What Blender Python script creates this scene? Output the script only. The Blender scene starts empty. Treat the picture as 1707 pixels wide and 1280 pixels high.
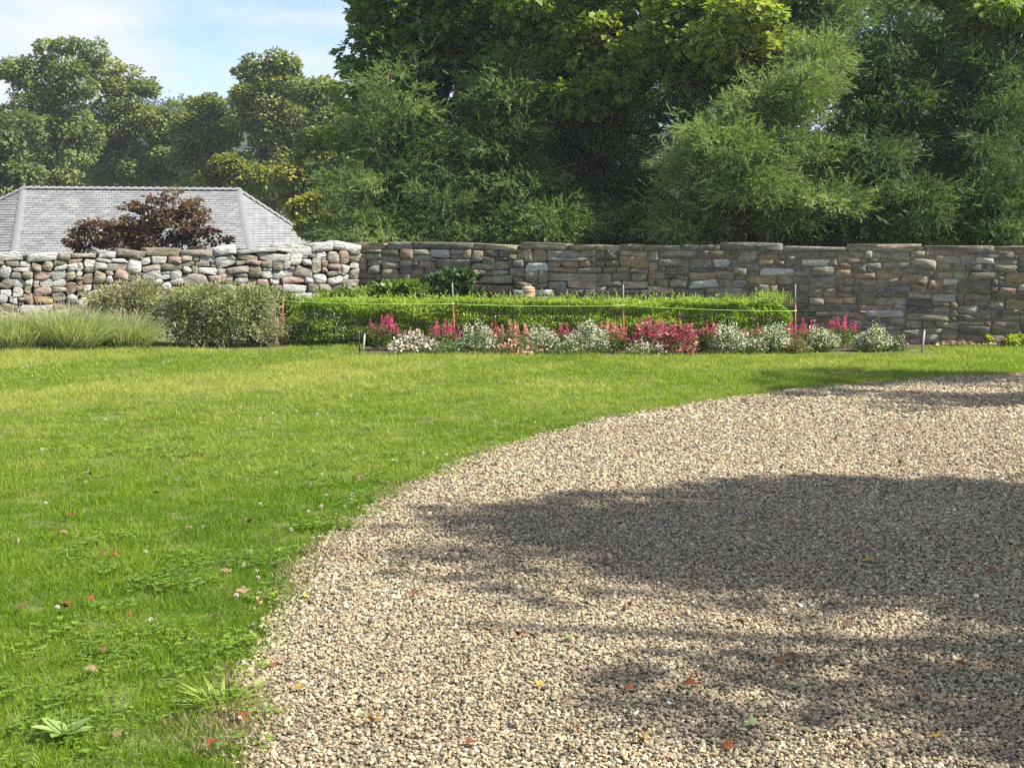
import bpy, math, random
import numpy as np
from mathutils import Vector, Matrix, noise as mnoise

R = math.radians
rng = np.random.default_rng(7)
random.seed(7)
sc = bpy.context.scene
COL = sc.collection

# ------------------------------------------------------------------ camera, sky, sun, exposure
EYE = 1.6
FPX = 2400.0                       # focal length in pixels of the 1707 px wide photograph
PITCH = math.atan(255.0 / FPX)
cam_d = bpy.data.cameras.new('camera')
cam = bpy.data.objects.new('camera', cam_d)
COL.objects.link(cam)
cam_d.sensor_width = 36.0
cam_d.lens = 36.0 * FPX / 1707.0
cam_d.clip_start = 0.05
cam_d.clip_end = 3000.0
cam.location = (0, 0, EYE)
cam.rotation_euler = (math.pi / 2 - PITCH, 0, 0)
sc.camera = cam

SUN_EL = R(46)
SUN_AZ = R(-12)                    # from +X (right), a little towards the camera
TO_SUN = Vector((math.cos(SUN_AZ) * math.cos(SUN_EL), math.sin(SUN_AZ) * math.cos(SUN_EL), math.sin(SUN_EL)))
sun_d = bpy.data.lights.new('sun', 'SUN')
sun_d.energy = 4.1
sun_d.angle = R(0.53)
sun_d.color = (1.0, 0.95, 0.86)
sun = bpy.data.objects.new('sun', sun_d)
COL.objects.link(sun)
sun.location = (20, -5, 30)
sun.rotation_euler = TO_SUN.to_track_quat('Z', 'Y').to_euler()

world = bpy.data.worlds.new('World')
sc.world = world
world.use_nodes = True
nt = world.node_tree
nt.nodes.clear()
wo = nt.nodes.new('ShaderNodeOutputWorld')
bg = nt.nodes.new('ShaderNodeBackground')
bg.inputs['Strength'].default_value = 0.118
sky = nt.nodes.new('ShaderNodeTexSky')
sky.sky_type = 'NISHITA'
sky.sun_disc = False
sky.sun_elevation = SUN_EL
sky.sun_rotation = math.atan2(TO_SUN.x, TO_SUN.y)
sky.air_density = 0.38
sky.dust_density = 0.1
sky.ozone_density = 2.0
tc = nt.nodes.new('ShaderNodeTexCoord')
mp = nt.nodes.new('ShaderNodeMapping')
mp.inputs['Scale'].default_value = (2.6, 2.6, 8.5)
mp.inputs['Location'].default_value = (0.35, 0.1, 0.2)
nz = nt.nodes.new('ShaderNodeTexNoise')
nz.inputs['Scale'].default_value = 2.2
nz.inputs['Detail'].default_value = 7.0
nz.inputs['Roughness'].default_value = 0.52
rp = nt.nodes.new('ShaderNodeValToRGB')
rp.color_ramp.elements[0].position = 0.42
rp.color_ramp.elements[0].color = (0, 0, 0, 1)
rp.color_ramp.elements[1].position = 0.64
rp.color_ramp.elements[1].color = (1, 1, 1, 1)
mx = nt.nodes.new('ShaderNodeMix')
mx.data_type = 'RGBA'
mx.inputs[7].default_value = (2.95, 3.0, 3.08, 1)
nt.links.new(tc.outputs['Generated'], mp.inputs['Vector'])
nt.links.new(mp.outputs[0], nz.inputs['Vector'])
nt.links.new(nz.outputs['Fac'], rp.inputs['Fac'])
nt.links.new(rp.outputs['Color'], mx.inputs[0])
nt.links.new(sky.outputs[0], mx.inputs[6])
nt.links.new(mx.outputs[2], bg.inputs['Color'])
nt.links.new(bg.outputs[0], wo.inputs['Surface'])

sc.view_settings.view_transform = 'Standard'
sc.view_settings.look = 'None'
sc.view_settings.exposure = 1.5
sc.view_settings.gamma = 1.0
sc.view_settings.use_curve_mapping = False
sc.render.engine = 'CYCLES'
sc.cycles.use_denoising = False
sc.cycles.denoiser = 'OPENIMAGEDENOISE'
sc.cycles.denoising_input_passes = 'RGB_ALBEDO_NORMAL'
sc.cycles.max_bounces = 8
sc.cycles.diffuse_bounces = 5
sc.cycles.transmission_bounces = 5
sc.cycles.transparent_max_bounces = 4
sc.cycles.sample_clamp_indirect = 6.0

HAZE = 0.00065
# ------------------------------------------------------------------ helpers
CP, SP = math.cos(PITCH), math.sin(PITCH)
def ray(x, y):
    cx = (x - 853.5) / FPX
    cy = (640.0 - y) / FPX
    return Vector((cx, CP + cy * SP, -SP + cy * CP))
def at(x, y, Y):
    d = ray(x, y)
    t = Y / d.y
    return Vector((d.x * t, Y, EYE + d.z * t))
def sm(a, b, x):
    t = np.clip((x - a) / (b - a), 0, 1)
    return t * t * (3 - 2 * t)
def gz(X, Y):
    """terrain height"""
    X = np.asarray(X, float); Y = np.asarray(Y, float)
    z = 0.10 * sm(-2.5, -6.5, X) * sm(11, 18, Y)
    z = z - 2.0 * sm(24, 36, Y) * sm(4.0, -3.0, X)
    z = z - 6.0 * sm(55, 120, Y)
    return z
def gnd(x, y):
    d = ray(x, y)
    t = -EYE / d.z
    for _ in range(6):
        p = Vector((d.x * t, d.y * t, 0))
        t = (float(gz(p.x, p.y)) - EYE) / d.z
    return Vector((d.x * t, d.y * t, EYE + d.z * t))

def mesh_np(name, V, loops, starts, tint=None, smooth=False):
    me = bpy.data.meshes.new(name)
    V = np.asarray(V, np.float32)
    nl = len(loops)
    me.vertices.add(len(V)); me.vertices.foreach_set('co', V.ravel())
    me.loops.add(nl); me.loops.foreach_set('vertex_index', np.asarray(loops, np.int32))
    me.polygons.add(len(starts)); me.polygons.foreach_set('loop_start', np.asarray(starts, np.int32))
    if smooth:
        me.polygons.foreach_set('use_smooth', np.ones(len(starts), bool))
    if tint is not None:
        a = me.attributes.new('tint', 'FLOAT', 'POINT')
        a.data.foreach_set('value', np.asarray(tint, np.float32))
    me.update(calc_edges=True)
    return me
def mesh_py(name, V, F, smooth=False):
    loops = [i for f in F for i in f]
    starts = np.cumsum([0] + [len(f) for f in F[:-1]])
    return mesh_np(name, np.array(V, float), loops, starts, smooth=smooth)

def obj(name, me, mat=None, parent=None, loc=None, rot=None):
    o = bpy.data.objects.new(name, me)
    COL.objects.link(o)
    if mat is not None and me is not None and len(me.materials) == 0:
        me.materials.append(mat)
    if parent is not None: o.parent = parent
    if name in ('stems', 'stalks', 'stalk'): o['kind'] = 'stuff'      # thin shoots too fine to pick apart
    if loc is not None: o.location = loc
    if rot is not None: o.rotation_euler = rot
    return o
def tag(o, label=None, cat=None, group=None, kind=None):
    if label: o['label'] = label
    if cat: o['category'] = cat
    if group: o['group'] = group
    if kind: o['kind'] = kind
    return o
def thing(name, label, cat, loc=(0, 0, 0), group=None):
    o = bpy.data.objects.new(name, None)
    COL.objects.link(o)
    o.location = loc
    o.empty_display_size = 0.2
    return tag(o, label, cat, group)

def nrm(a):
    return a / np.maximum(np.linalg.norm(a, axis=-1, keepdims=True), 1e-9)
def stamp(tv, tf, P, F, U, S, SX=None):
    """copies of a template: x = width, y = along F, z = along U"""
    tv = np.asarray(tv, float)
    F = nrm(F); Xa = nrm(np.cross(F, U)); Ua = np.cross(Xa, F)
    S = np.broadcast_to(np.asarray(S, float), (len(P),))
    SX = S if SX is None else SX
    V = (P[:, None, :] + tv[None, :, 0, None] * Xa[:, None, :] * SX[:, None, None]
         + tv[None, :, 1, None] * F[:, None, :] * S[:, None, None]
         + tv[None, :, 2, None] * Ua[:, None, :] * S[:, None, None])
    k = len(tv); n = len(P)
    tl = np.array([i for f in tf for i in f])
    ts = np.cumsum([0] + [len(f) for f in tf[:-1]])
    loops = (tl[None, :] + (np.arange(n) * k)[:, None]).ravel()
    starts = (ts[None, :] + (np.arange(n) * len(tl))[:, None]).ravel()
    return V.reshape(-1, 3), loops, starts, k
def merge(parts):
    """parts: list of (V, loops, starts, tint)"""
    V, L, S, T = [], [], [], []
    nv = nl = 0
    for v, l, s, t in parts:
        V.append(v); L.append(np.asarray(l) + nv); S.append(np.asarray(s) + nl); T.append(t)
        nv += len(v); nl += len(l)
    return np.concatenate(V), np.concatenate(L), np.concatenate(S), np.concatenate(T)
def rdir(n, r=None):
    r = r or rng
    return nrm(r.normal(size=(n, 3)))

def tube_parts(paths, sides=6):
    """paths: list of [(point, radius), ...] -> V, F"""
    V, F = [], []
    for path in paths:
        b0 = len(V)
        n = len(path)
        for i, (p, r) in enumerate(path):
            p = Vector(p)
            a = Vector(path[max(i - 1, 0)][0]); b = Vector(path[min(i + 1, n - 1)][0])
            d = (b - a)
            d = d.normalized() if d.length > 1e-9 else Vector((0, 0, 1))
            x = d.orthogonal().normalized(); y = d.cross(x)
            for k in range(sides):
                t = 2 * math.pi * k / sides
                V.append(p + x * (math.cos(t) * r) + y * (math.sin(t) * r))
        for i in range(n - 1):
            for k in range(sides):
                k2 = (k + 1) % sides
                F.append((b0 + i * sides + k, b0 + i * sides + k2, b0 + (i + 1) * sides + k2, b0 + (i + 1) * sides + k))
        F.append(tuple(b0 + k for k in range(sides))[::-1])
        F.append(tuple(b0 + (n - 1) * sides + k for k in range(sides)))
    return V, F
def tube_mesh(name, paths, sides=6):
    V, F = tube_parts(paths, sides)
    return mesh_py(name, V, F, smooth=True)

# ------------------------------------------------------------------ materials
def new_mat(name):
    m = bpy.data.materials.new(name)
    m.use_nodes = True
    n = m.node_tree.nodes
    n.clear()
    out = n.new('ShaderNodeOutputMaterial')
    return m, m.node_tree, n, out
def ramp(nodes, stops, interp='LINEAR'):
    r = nodes.new('ShaderNodeValToRGB')
    el = r.color_ramp.elements
    r.color_ramp.interpolation = interp
    el[0].position, el[0].color = stops[0][0], (*stops[0][1], 1)
    el[1].position, el[1].color = stops[-1][0], (*stops[-1][1], 1)
    for p, c in stops[1:-1]:
        e = el.new(p); e.color = (*c, 1)
    return r
def leaf_mat(name, stops, transl=0.35, rough=0.55, spec=0.3, tl_gain=(1.25, 1.3, 0.6), noise_scale=0.9):
    """foliage: colour by a per-leaf tint plus slow variation through space; part of the light passes through"""
    m, t, n, out = new_mat(name)
    at_ = n.new('ShaderNodeAttribute'); at_.attribute_name = 'tint'
    tcn = n.new('ShaderNodeTexCoord')
    nzn = n.new('ShaderNodeTexNoise'); nzn.inputs['Scale'].default_value = noise_scale; nzn.inputs['Detail'].default_value = 2
    t.links.new(tcn.outputs['Object'], nzn.inputs['Vector'])
    ma = n.new('ShaderNodeMath'); ma.operation = 'MULTIPLY_ADD'
    ma.inputs[1].default_value = 1.1; ma.inputs[2].default_value = -0.55
    t.links.new(nzn.outputs['Fac'], ma.inputs[0])
    ad = n.new('ShaderNodeMath'); ad.operation = 'ADD'; ad.use_clamp = True
    t.links.new(at_.outputs['Fac'], ad.inputs[0]); t.links.new(ma.outputs[0], ad.inputs[1])
    rm = ramp(n, stops)
    t.links.new(ad.outputs[0], rm.inputs['Fac'])
    pb = n.new('ShaderNodeBsdfPrincipled')
    pb.inputs['Roughness'].default_value = rough
    pb.inputs['Specular IOR Level'].default_value = spec
    t.links.new(rm.outputs['Color'], pb.inputs['Base Color'])
    mu = n.new('ShaderNodeMix'); mu.data_type = 'RGBA'; mu.blend_type = 'MULTIPLY'; mu.inputs[0].default_value = 1.0
    mu.inputs[7].default_value = (*tl_gain, 1)
    t.links.new(rm.outputs['Color'], mu.inputs[6])
    tb = n.new('ShaderNodeBsdfTranslucent')
    t.links.new(mu.outputs[2], tb.inputs['Color'])
    ms = n.new('ShaderNodeMixShader'); ms.inputs[0].default_value = transl
    t.links.new(pb.outputs[0], ms.inputs[1]); t.links.new(tb.outputs[0], ms.inputs[2])
    t.links.new(ms.outputs[0], out.inputs['Surface'])
    return m
def noise_mat(name, stops, scale=6.0, detail=6.0, rough=0.85, bump=0.4, bscale=30.0, coord='Object', stretch=None, spec=0.25, bdist=0.02):
    m, t, n, out = new_mat(name)
    tcn = n.new('ShaderNodeTexCoord')
    vec = tcn.outputs[coord]
    if stretch:
        mpn = n.new('ShaderNodeMapping'); mpn.inputs['Scale'].default_value = stretch
        t.links.new(vec, mpn.inputs['Vector']); vec = mpn.outputs[0]
    a = n.new('ShaderNodeTexNoise'); a.inputs['Scale'].default_value = scale; a.inputs['Detail'].default_value = detail
    a.inputs['Roughness'].default_value = 0.62
    t.links.new(vec, a.inputs['Vector'])
    rm = ramp(n, stops)
    t.links.new(a.outputs['Fac'], rm.inputs['Fac'])
    pb = n.new('ShaderNodeBsdfPrincipled')
    pb.inputs['Roughness'].default_value = rough
    pb.inputs['Specular IOR Level'].default_value = spec
    t.links.new(rm.outputs['Color'], pb.inputs['Base Color'])
    if bump:
        b = n.new('ShaderNodeTexNoise'); b.inputs['Scale'].default_value = bscale; b.inputs['Detail'].default_value = 6
        t.links.new(vec, b.inputs['Vector'])
        bn = n.new('ShaderNodeBump'); bn.inputs['Strength'].default_value = bump; bn.inputs['Distance'].default_value = bdist
        t.links.new(b.outputs['Fac'], bn.inputs['Height'])
        t.links.new(bn.outputs[0], pb.inputs['Normal'])
    t.links.new(pb.outputs[0], out.inputs['Surface'])
    return m
def plain_mat(name, c, rough=0.6, var=0.12, spec=0.3):
    lo = tuple(x * (1 - var) for x in c); hi = tuple(min(1, x * (1 + var)) for x in c)
    return noise_mat(name, [(0.3, lo), (0.7, hi)], scale=14, rough=rough, bump=0.15, bscale=60, spec=spec, bdist=0.004)
def stone_mat(name, base, alt, lichen=0.5):
    """weathered field stone: grain, banding, dark stains, pale lichen"""
    m, t, n, out = new_mat(name)
    tcn = n.new('ShaderNodeTexCoord')
    oi = n.new('ShaderNodeObjectInfo')
    off = n.new('ShaderNodeVectorMath'); off.operation = 'SCALE'; off.inputs[0].default_value = (37.0, 19.0, 53.0)
    t.links.new(oi.outputs['Random'], off.inputs['Scale'])
    av = n.new('ShaderNodeVectorMath'); av.operation = 'ADD'
    t.links.new(tcn.outputs['Object'], av.inputs[0]); t.links.new(off.outputs[0], av.inputs[1])
    mpn = n.new('ShaderNodeMapping'); mpn.inputs['Scale'].default_value = (1, 1, 2.2)
    t.links.new(av.outputs[0], mpn.inputs['Vector'])
    a = n.new('ShaderNodeTexNoise'); a.inputs['Scale'].default_value = 7; a.inputs['Detail'].default_value = 8; a.inputs['Roughness'].default_value = 0.65
    t.links.new(mpn.outputs[0], a.inputs['Vector'])
    rm = ramp(n, [(0.28, tuple(x * 0.5 for x in base)), (0.46, base), (0.62, alt), (0.8, tuple(min(1, x * 1.35) for x in alt))])
    t.links.new(a.outputs['Fac'], rm.inputs['Fac'])
    hv = n.new('ShaderNodeHueSaturation')
    vm = n.new('ShaderNodeMapRange'); vm.inputs[3].default_value = 0.72; vm.inputs[4].default_value = 1.28
    t.links.new(oi.outputs['Random'], vm.inputs[0]); t.links.new(vm.outputs[0], hv.inputs['Value'])
    t.links.new(rm.outputs['Color'], hv.inputs['Color'])
    l = n.new('ShaderNodeTexNoise'); l.inputs['Scale'].default_value = 5; l.inputs['Detail'].default_value = 9; l.inputs['Roughness'].default_value = 0.7
    t.links.new(av.outputs[0], l.inputs['Vector'])
    lr = ramp(n, [(0.56, (0, 0, 0)), (0.68, (lichen, lichen, lichen))])
    t.links.new(l.outputs['Fac'], lr.inputs['Fac'])
    mxn = n.new('ShaderNodeMix'); mxn.data_type = 'RGBA'
    mxn.inputs[7].default_value = (0.46, 0.45, 0.40, 1)
    t.links.new(lr.outputs['Color'], mxn.inputs[0]); t.links.new(hv.outputs[0], mxn.inputs[6])
    pb = n.new('ShaderNodeBsdfPrincipled'); pb.inputs['Roughness'].default_value = 0.88; pb.inputs['Specular IOR Level'].default_value = 0.25
    t.links.new(mxn.outputs[2], pb.inputs['Base Color'])
    b1 = n.new('ShaderNodeTexNoise'); b1.inputs['Scale'].default_value = 13; b1.inputs['Detail'].default_value = 9; b1.inputs['Roughness'].default_value = 0.62
    t.links.new(mpn.outputs[0], b1.inputs['Vector'])
    bn = n.new('ShaderNodeBump'); bn.inputs['Strength'].default_value = 0.9; bn.inputs['Distance'].default_value = 0.05
    t.links.new(b1.outputs['Fac'], bn.inputs['Height']); t.links.new(bn.outputs[0], pb.inputs['Normal'])
    t.links.new(pb.outputs[0], out.inputs['Surface'])
    return m

M = {}
M['stones'] = [
    stone_mat('stone_grey', (0.230, 0.206, 0.161), (0.329, 0.298, 0.236)),
    stone_mat('stone_olive', (0.220, 0.190, 0.126), (0.308, 0.271, 0.191)),
    stone_mat('stone_brown', (0.246, 0.179, 0.119), (0.336, 0.252, 0.171)),
    stone_mat('stone_slate', (0.148, 0.141, 0.121), (0.230, 0.216, 0.187)),
    stone_mat('stone_ochre', (0.36, 0.25, 0.13), (0.42, 0.32, 0.20), 0.3),
    stone_mat('stone_pink', (0.325, 0.231, 0.180), (0.403, 0.315, 0.247)),
    stone_mat('stone_pale', (0.42, 0.40, 0.36), (0.52, 0.50, 0.46), 0.7)]
M['core'] = noise_mat('wall_core_soil', [(0.3, (0.018, 0.016, 0.013)), (0.7, (0.045, 0.04, 0.033))], scale=9, bump=0.6)
M['bark'] = noise_mat('bark_grey', [(0.3, (0.05, 0.04, 0.032)), (0.7, (0.14, 0.12, 0.10))], scale=8, bump=0.8, bscale=16, stretch=(1, 1, 0.2))
M['bark_red'] = noise_mat('bark_cedar', [(0.3, (0.06, 0.04, 0.03)), (0.7, (0.16, 0.11, 0.085))], scale=8, bump=0.8, bscale=20, stretch=(1, 1, 0.12))
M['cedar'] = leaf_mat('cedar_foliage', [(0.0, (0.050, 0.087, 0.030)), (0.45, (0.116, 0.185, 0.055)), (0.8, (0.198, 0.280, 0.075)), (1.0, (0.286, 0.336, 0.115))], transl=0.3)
M['maple'] = leaf_mat('maple_leaf', [(0.0, (0.077, 0.139, 0.024)), (0.5, (0.164, 0.252, 0.043)), (1.0, (0.347, 0.383, 0.077))], transl=0.45)
M['far_green'] = leaf_mat('leaf_far_green', [(0.0, (0.106, 0.153, 0.043)), (0.5, (0.212, 0.255, 0.062)), (1.0, (0.421, 0.389, 0.115))], transl=0.3, noise_scale=0.35)
M['far_brown'] = leaf_mat('leaf_turning', [(0.0, (0.108, 0.161, 0.044)), (0.5, (0.222, 0.261, 0.073)), (1.0, (0.391, 0.341, 0.118))], transl=0.3, noise_scale=0.35)
M['far_yellow'] = leaf_mat('leaf_yellow_green', [(0.0, (0.086, 0.123, 0.023)), (0.5, (0.200, 0.234, 0.035)), (1.0, (0.400, 0.343, 0.070))], transl=0.35, noise_scale=0.4)
M['far_pale'] = leaf_mat('leaf_pale_willow', [(0.0, (0.083, 0.120, 0.045)), (0.5, (0.165, 0.216, 0.076)), (1.0, (0.264, 0.287, 0.115))], transl=0.3, noise_scale=0.4)
M['maroon'] = leaf_mat('leaf_maroon', [(0.0, (0.067, 0.041, 0.027)), (0.5, (0.134, 0.091, 0.053)), (0.75, (0.201, 0.168, 0.069)), (1.0, (0.217, 0.336, 0.092))], transl=0.45, tl_gain=(1.5, 0.8, 0.6), noise_scale=1.2)
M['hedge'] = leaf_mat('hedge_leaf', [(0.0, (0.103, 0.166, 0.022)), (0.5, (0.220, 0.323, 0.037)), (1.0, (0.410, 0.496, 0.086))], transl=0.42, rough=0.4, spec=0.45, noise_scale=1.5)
M['rhodo'] = leaf_mat('broad_shrub_leaf', [(0.0, (0.065, 0.120, 0.026)), (0.5, (0.156, 0.240, 0.046)), (0.85, (0.312, 0.360, 0.078)), (1.0, (0.325, 0.168, 0.078))], transl=0.38, rough=0.42, spec=0.4)
M['dark_shrub'] = leaf_mat('dark_shrub_leaf', [(0.0, (0.030, 0.063, 0.021)), (0.5, (0.068, 0.119, 0.038)), (1.0, (0.135, 0.196, 0.060))], transl=0.25)
M['grey_bush'] = leaf_mat('grey_bush_leaf', [(0.0, (0.161, 0.184, 0.088)), (0.5, (0.287, 0.322, 0.143)), (0.8, (0.391, 0.414, 0.198)), (1.0, (0.437, 0.391, 0.231))], transl=0.3, noise_scale=2)
M['brown_bush'] = leaf_mat('brown_bush_leaf', [(0.0, (0.190, 0.164, 0.094)), (0.5, (0.296, 0.292, 0.157)), (0.75, (0.339, 0.405, 0.157)), (1.0, (0.402, 0.493, 0.188))], transl=0.3, noise_scale=2)
M['pale_grass'] = leaf_mat('pale_grass_blade', [(0.0, (0.179, 0.251, 0.096)), (0.5, (0.386, 0.450, 0.206)), (0.85, (0.580, 0.582, 0.344)), (1.0, (0.607, 0.555, 0.550))], transl=0.4, noise_scale=2)
M['lime'] = leaf_mat('lime_leaf', [(0.0, (0.20, 0.26, 0.03)), (0.5, (0.38, 0.44, 0.06)), (1.0, (0.55, 0.55, 0.12))], transl=0.4)
M['flower_green'] = leaf_mat('flower_foliage', [(0.0, (0.065, 0.112, 0.033)), (0.5, (0.143, 0.213, 0.065)), (1.0, (0.286, 0.338, 0.130))], transl=0.35)
M['coleus'] = leaf_mat('coleus_leaf', [(0.0, (0.20, 0.02, 0.04)), (0.5, (0.36, 0.055, 0.085)), (0.85, (0.48, 0.15, 0.17)), (1.0, (0.56, 0.40, 0.30))], transl=0.3, tl_gain=(1.1, 0.9, 0.9), noise_scale=4)
M['pink'] = leaf_mat('pink_petal', [(0.0, (0.40, 0.03, 0.14)), (0.5, (0.64, 0.07, 0.22)), (1.0, (0.80, 0.22, 0.34))], transl=0.3, tl_gain=(1.1, 1, 1), noise_scale=5)
M['salmon'] = leaf_mat('salmon_petal', [(0.0, (0.55, 0.12, 0.12)), (0.5, (0.72, 0.28, 0.24)), (1.0, (0.82, 0.55, 0.46))], transl=0.3, tl_gain=(1.1, 1, 1), noise_scale=5)
M['white_fl'] = leaf_mat('white_petal', [(0.0, (0.46, 0.50, 0.28)), (0.45, (0.70, 0.69, 0.50)), (1.0, (0.82, 0.80, 0.70))], transl=0.25, tl_gain=(1, 1, 1), noise_scale=5)
M['blush'] = leaf_mat('blush_petal', [(0.0, (0.62, 0.36, 0.36)), (0.5, (0.78, 0.60, 0.56)), (1.0, (0.84, 0.80, 0.74))], transl=0.25, tl_gain=(1, 1, 1), noise_scale=5)
M['mulch'] = noise_mat('bed_mulch', [(.3, (.05, .035, .025)), (.55, (.11, .08, .055)), (.75, (.20, .15, .10))], scale=18, detail=9, bump=1.0, bscale=60)
M['twig'] = plain_mat('dry_twig', (0.34, 0.28, 0.20), 0.8)

# ------------------------------------------------------------------ ground, drive
# circle through the traced edge of the drive
_edge_px = [(360, 1280), (430, 1090), (500, 980), (560, 905), (640, 840), (740, 790), (860, 745), (980, 708), (1100, 680), (1200, 665), (1300, 655), (1500, 637), (1707, 625)]
_e = np.array([tuple(gnd(x, y))[:2] for x, y in _edge_px])
_A = np.c_[2 * _e, np.ones(len(_e))]
_s = np.linalg.lstsq(_A, (_e ** 2).sum(1), rcond=None)[0]
DC = np.array(_s[:2]); DR = math.sqrt(_s[2] + (_s[:2] ** 2).sum())
def edge_wob(ang):
    return 0.018 * np.sin(ang * 37 + 1) + 0.018 * np.sin(ang * 83 + 2) + 0.018 * np.sin(ang * 190)
def in_drive(X, Y, pad=0.0):
    dx = X - DC[0]; dy = Y - DC[1]
    return np.hypot(dx, dy) < DR + edge_wob(np.arctan2(dy, dx)) - pad

M['ground'] = noise_mat('lawn_soil', [(0.3, (0.07, 0.085, 0.02)), (0.5, (0.11, 0.135, 0.03)), (0.7, (0.16, 0.16, 0.05))], scale=1.3, detail=9, bump=0.6, bscale=25, coord='Object', bdist=0.03)
xs = np.unique(np.concatenate([np.linspace(-900, -30, 14), np.linspace(-30, 30, 61), np.linspace(30, 900, 14)]))
ys = np.unique(np.concatenate([np.linspace(-300, -6, 8), np.linspace(-6, 60, 67), np.linspace(60, 1500, 30)]))
GX, GY = np.meshgrid(xs, ys)
GV = np.stack([GX, GY, gz(GX, GY)], -1).reshape(-1, 3)
nx, ny = len(xs), len(ys)
ii = (np.arange(ny - 1)[:, None] * nx + np.arange(nx - 1)[None, :]).ravel()
GL = np.stack([ii, ii + 1, ii + 1 + nx, ii + nx], -1).ravel()
ground = obj('ground', mesh_np('ground', GV, GL, np.arange(len(ii)) * 4, smooth=True), M['ground'])
tag(ground, kind='structure')

m, t, n, out = new_mat('gravel_bed')
tcn = n.new('ShaderNodeTexCoord')
vo = n.new('ShaderNodeTexVoronoi'); vo.inputs['Scale'].default_value = 42
t.links.new(tcn.outputs['Object'], vo.inputs['Vector'])
sp = n.new('ShaderNodeSeparateColor'); t.links.new(vo.outputs['Color'], sp.inputs[0])
rm = ramp(n, [(0.0, (0.09, 0.075, 0.06)), (0.4, (0.19, 0.155, 0.115)), (0.8, (0.28, 0.235, 0.17)), (1.0, (0.40, 0.35, 0.27))])
t.links.new(sp.outputs[0], rm.inputs['Fac'])
pb = n.new('ShaderNodeBsdfPrincipled'); pb.inputs['Roughness'].default_value = 0.9
t.links.new(rm.outputs['Color'], pb.inputs['Base Color'])
bn = n.new('ShaderNodeBump'); bn.inputs['Strength'].default_value = 1.0; bn.inputs['Distance'].default_value = 0.02; bn.invert = True
t.links.new(vo.outputs['Distance'], bn.inputs['Height']); t.links.new(bn.outputs[0], pb.inputs['Normal'])
t.links.new(pb.outputs[0], out.inputs['Surface'])
M['gravel_bed'] = m
an = np.linspace(0, 2 * math.pi, 720, endpoint=False)
rr = DR + edge_wob(an)
dv = np.stack([DC[0] + rr * np.cos(an), DC[1] + rr * np.sin(an), np.full(720, 0.004)], -1)
dv = np.concatenate([dv, [[DC[0], DC[1], 0.004]]])
dl = np.stack([np.arange(720), (np.arange(720) + 1) % 720, np.full(720, 720)], -1).ravel()
drive = obj('gravel_drive', mesh_np('gravel_drive', dv, dl, np.arange(720) * 3), M['gravel_bed'])
tag(drive, kind='structure')

# ------------------------------------------------------------------ scattering by geometry nodes (grass, gravel)
def scatter(name, pts, rots, scl, vid, protos, tint):
    me = bpy.data.meshes.new(name)
    me.vertices.add(len(pts)); me.vertices.foreach_set('co', np.asarray(pts, np.float32).ravel())
    a = me.attributes.new('rot', 'FLOAT_VECTOR', 'POINT'); a.data.foreach_set('vector', np.asarray(rots, np.float32).ravel())
    a = me.attributes.new('scl', 'FLOAT', 'POINT'); a.data.foreach_set('value', np.asarray(scl, np.float32))
    a = me.attributes.new('vid', 'INT', 'POINT'); a.data.foreach_set('value', np.asarray(vid, np.int32))
    a = me.attributes.new('tone', 'FLOAT', 'POINT'); a.data.foreach_set('value', np.asarray(tint, np.float32))
    o = obj(name, me)
    g = bpy.data.node_groups.new(name + '_nodes', 'GeometryNodeTree')
    g.interface.new_socket('Geometry', in_out='INPUT', socket_type='NodeSocketGeometry')
    g.interface.new_socket('Geometry', in_out='OUTPUT', socket_type='NodeSocketGeometry')
    N = g.nodes
    gi = N.new('NodeGroupInput'); go = N.new('NodeGroupOutput')
    ip = N.new('GeometryNodeInstanceOnPoints')
    jn = N.new('GeometryNodeJoinGeometry')
    for p in reversed(protos):
        oi = N.new('GeometryNodeObjectInfo'); oi.inputs['Object'].default_value = p; oi.inputs['As Instance'].default_value = False
        ti = N.new('GeometryNodeGeometryToInstance')
        g.links.new(oi.outputs['Geometry'], ti.inputs[0]); g.links.new(ti.outputs[0], jn.inputs[0])
    def attr(nm, ty):
        x = N.new('GeometryNodeInputNamedAttribute'); x.data_type = ty; x.inputs['Name'].default_value = nm
        return x.outputs['Attribute']
    er = N.new('FunctionNodeEulerToRotation')
    g.links.new(attr('rot', 'FLOAT_VECTOR'), er.inputs[0])
    ip.inputs['Pick Instance'].default_value = True
    g.links.new(gi.outputs[0], ip.inputs['Points']); g.links.new(jn.outputs[0], ip.inputs['Instance'])
    g.links.new(attr('vid', 'INT'), ip.inputs['Instance Index'])
    g.links.new(er.outputs[0], ip.inputs['Rotation'])
    g.links.new(attr('scl', 'FLOAT'), ip.inputs['Scale'])
    g.links.new(ip.outputs[0], go.inputs[0])
    md = o.modifiers.new('scatter', 'NODES'); md.node_group = g
    return o
def proto(name, me, mat):
    me.materials.append(mat)
    return bpy.data.objects.new(name, me)
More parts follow.
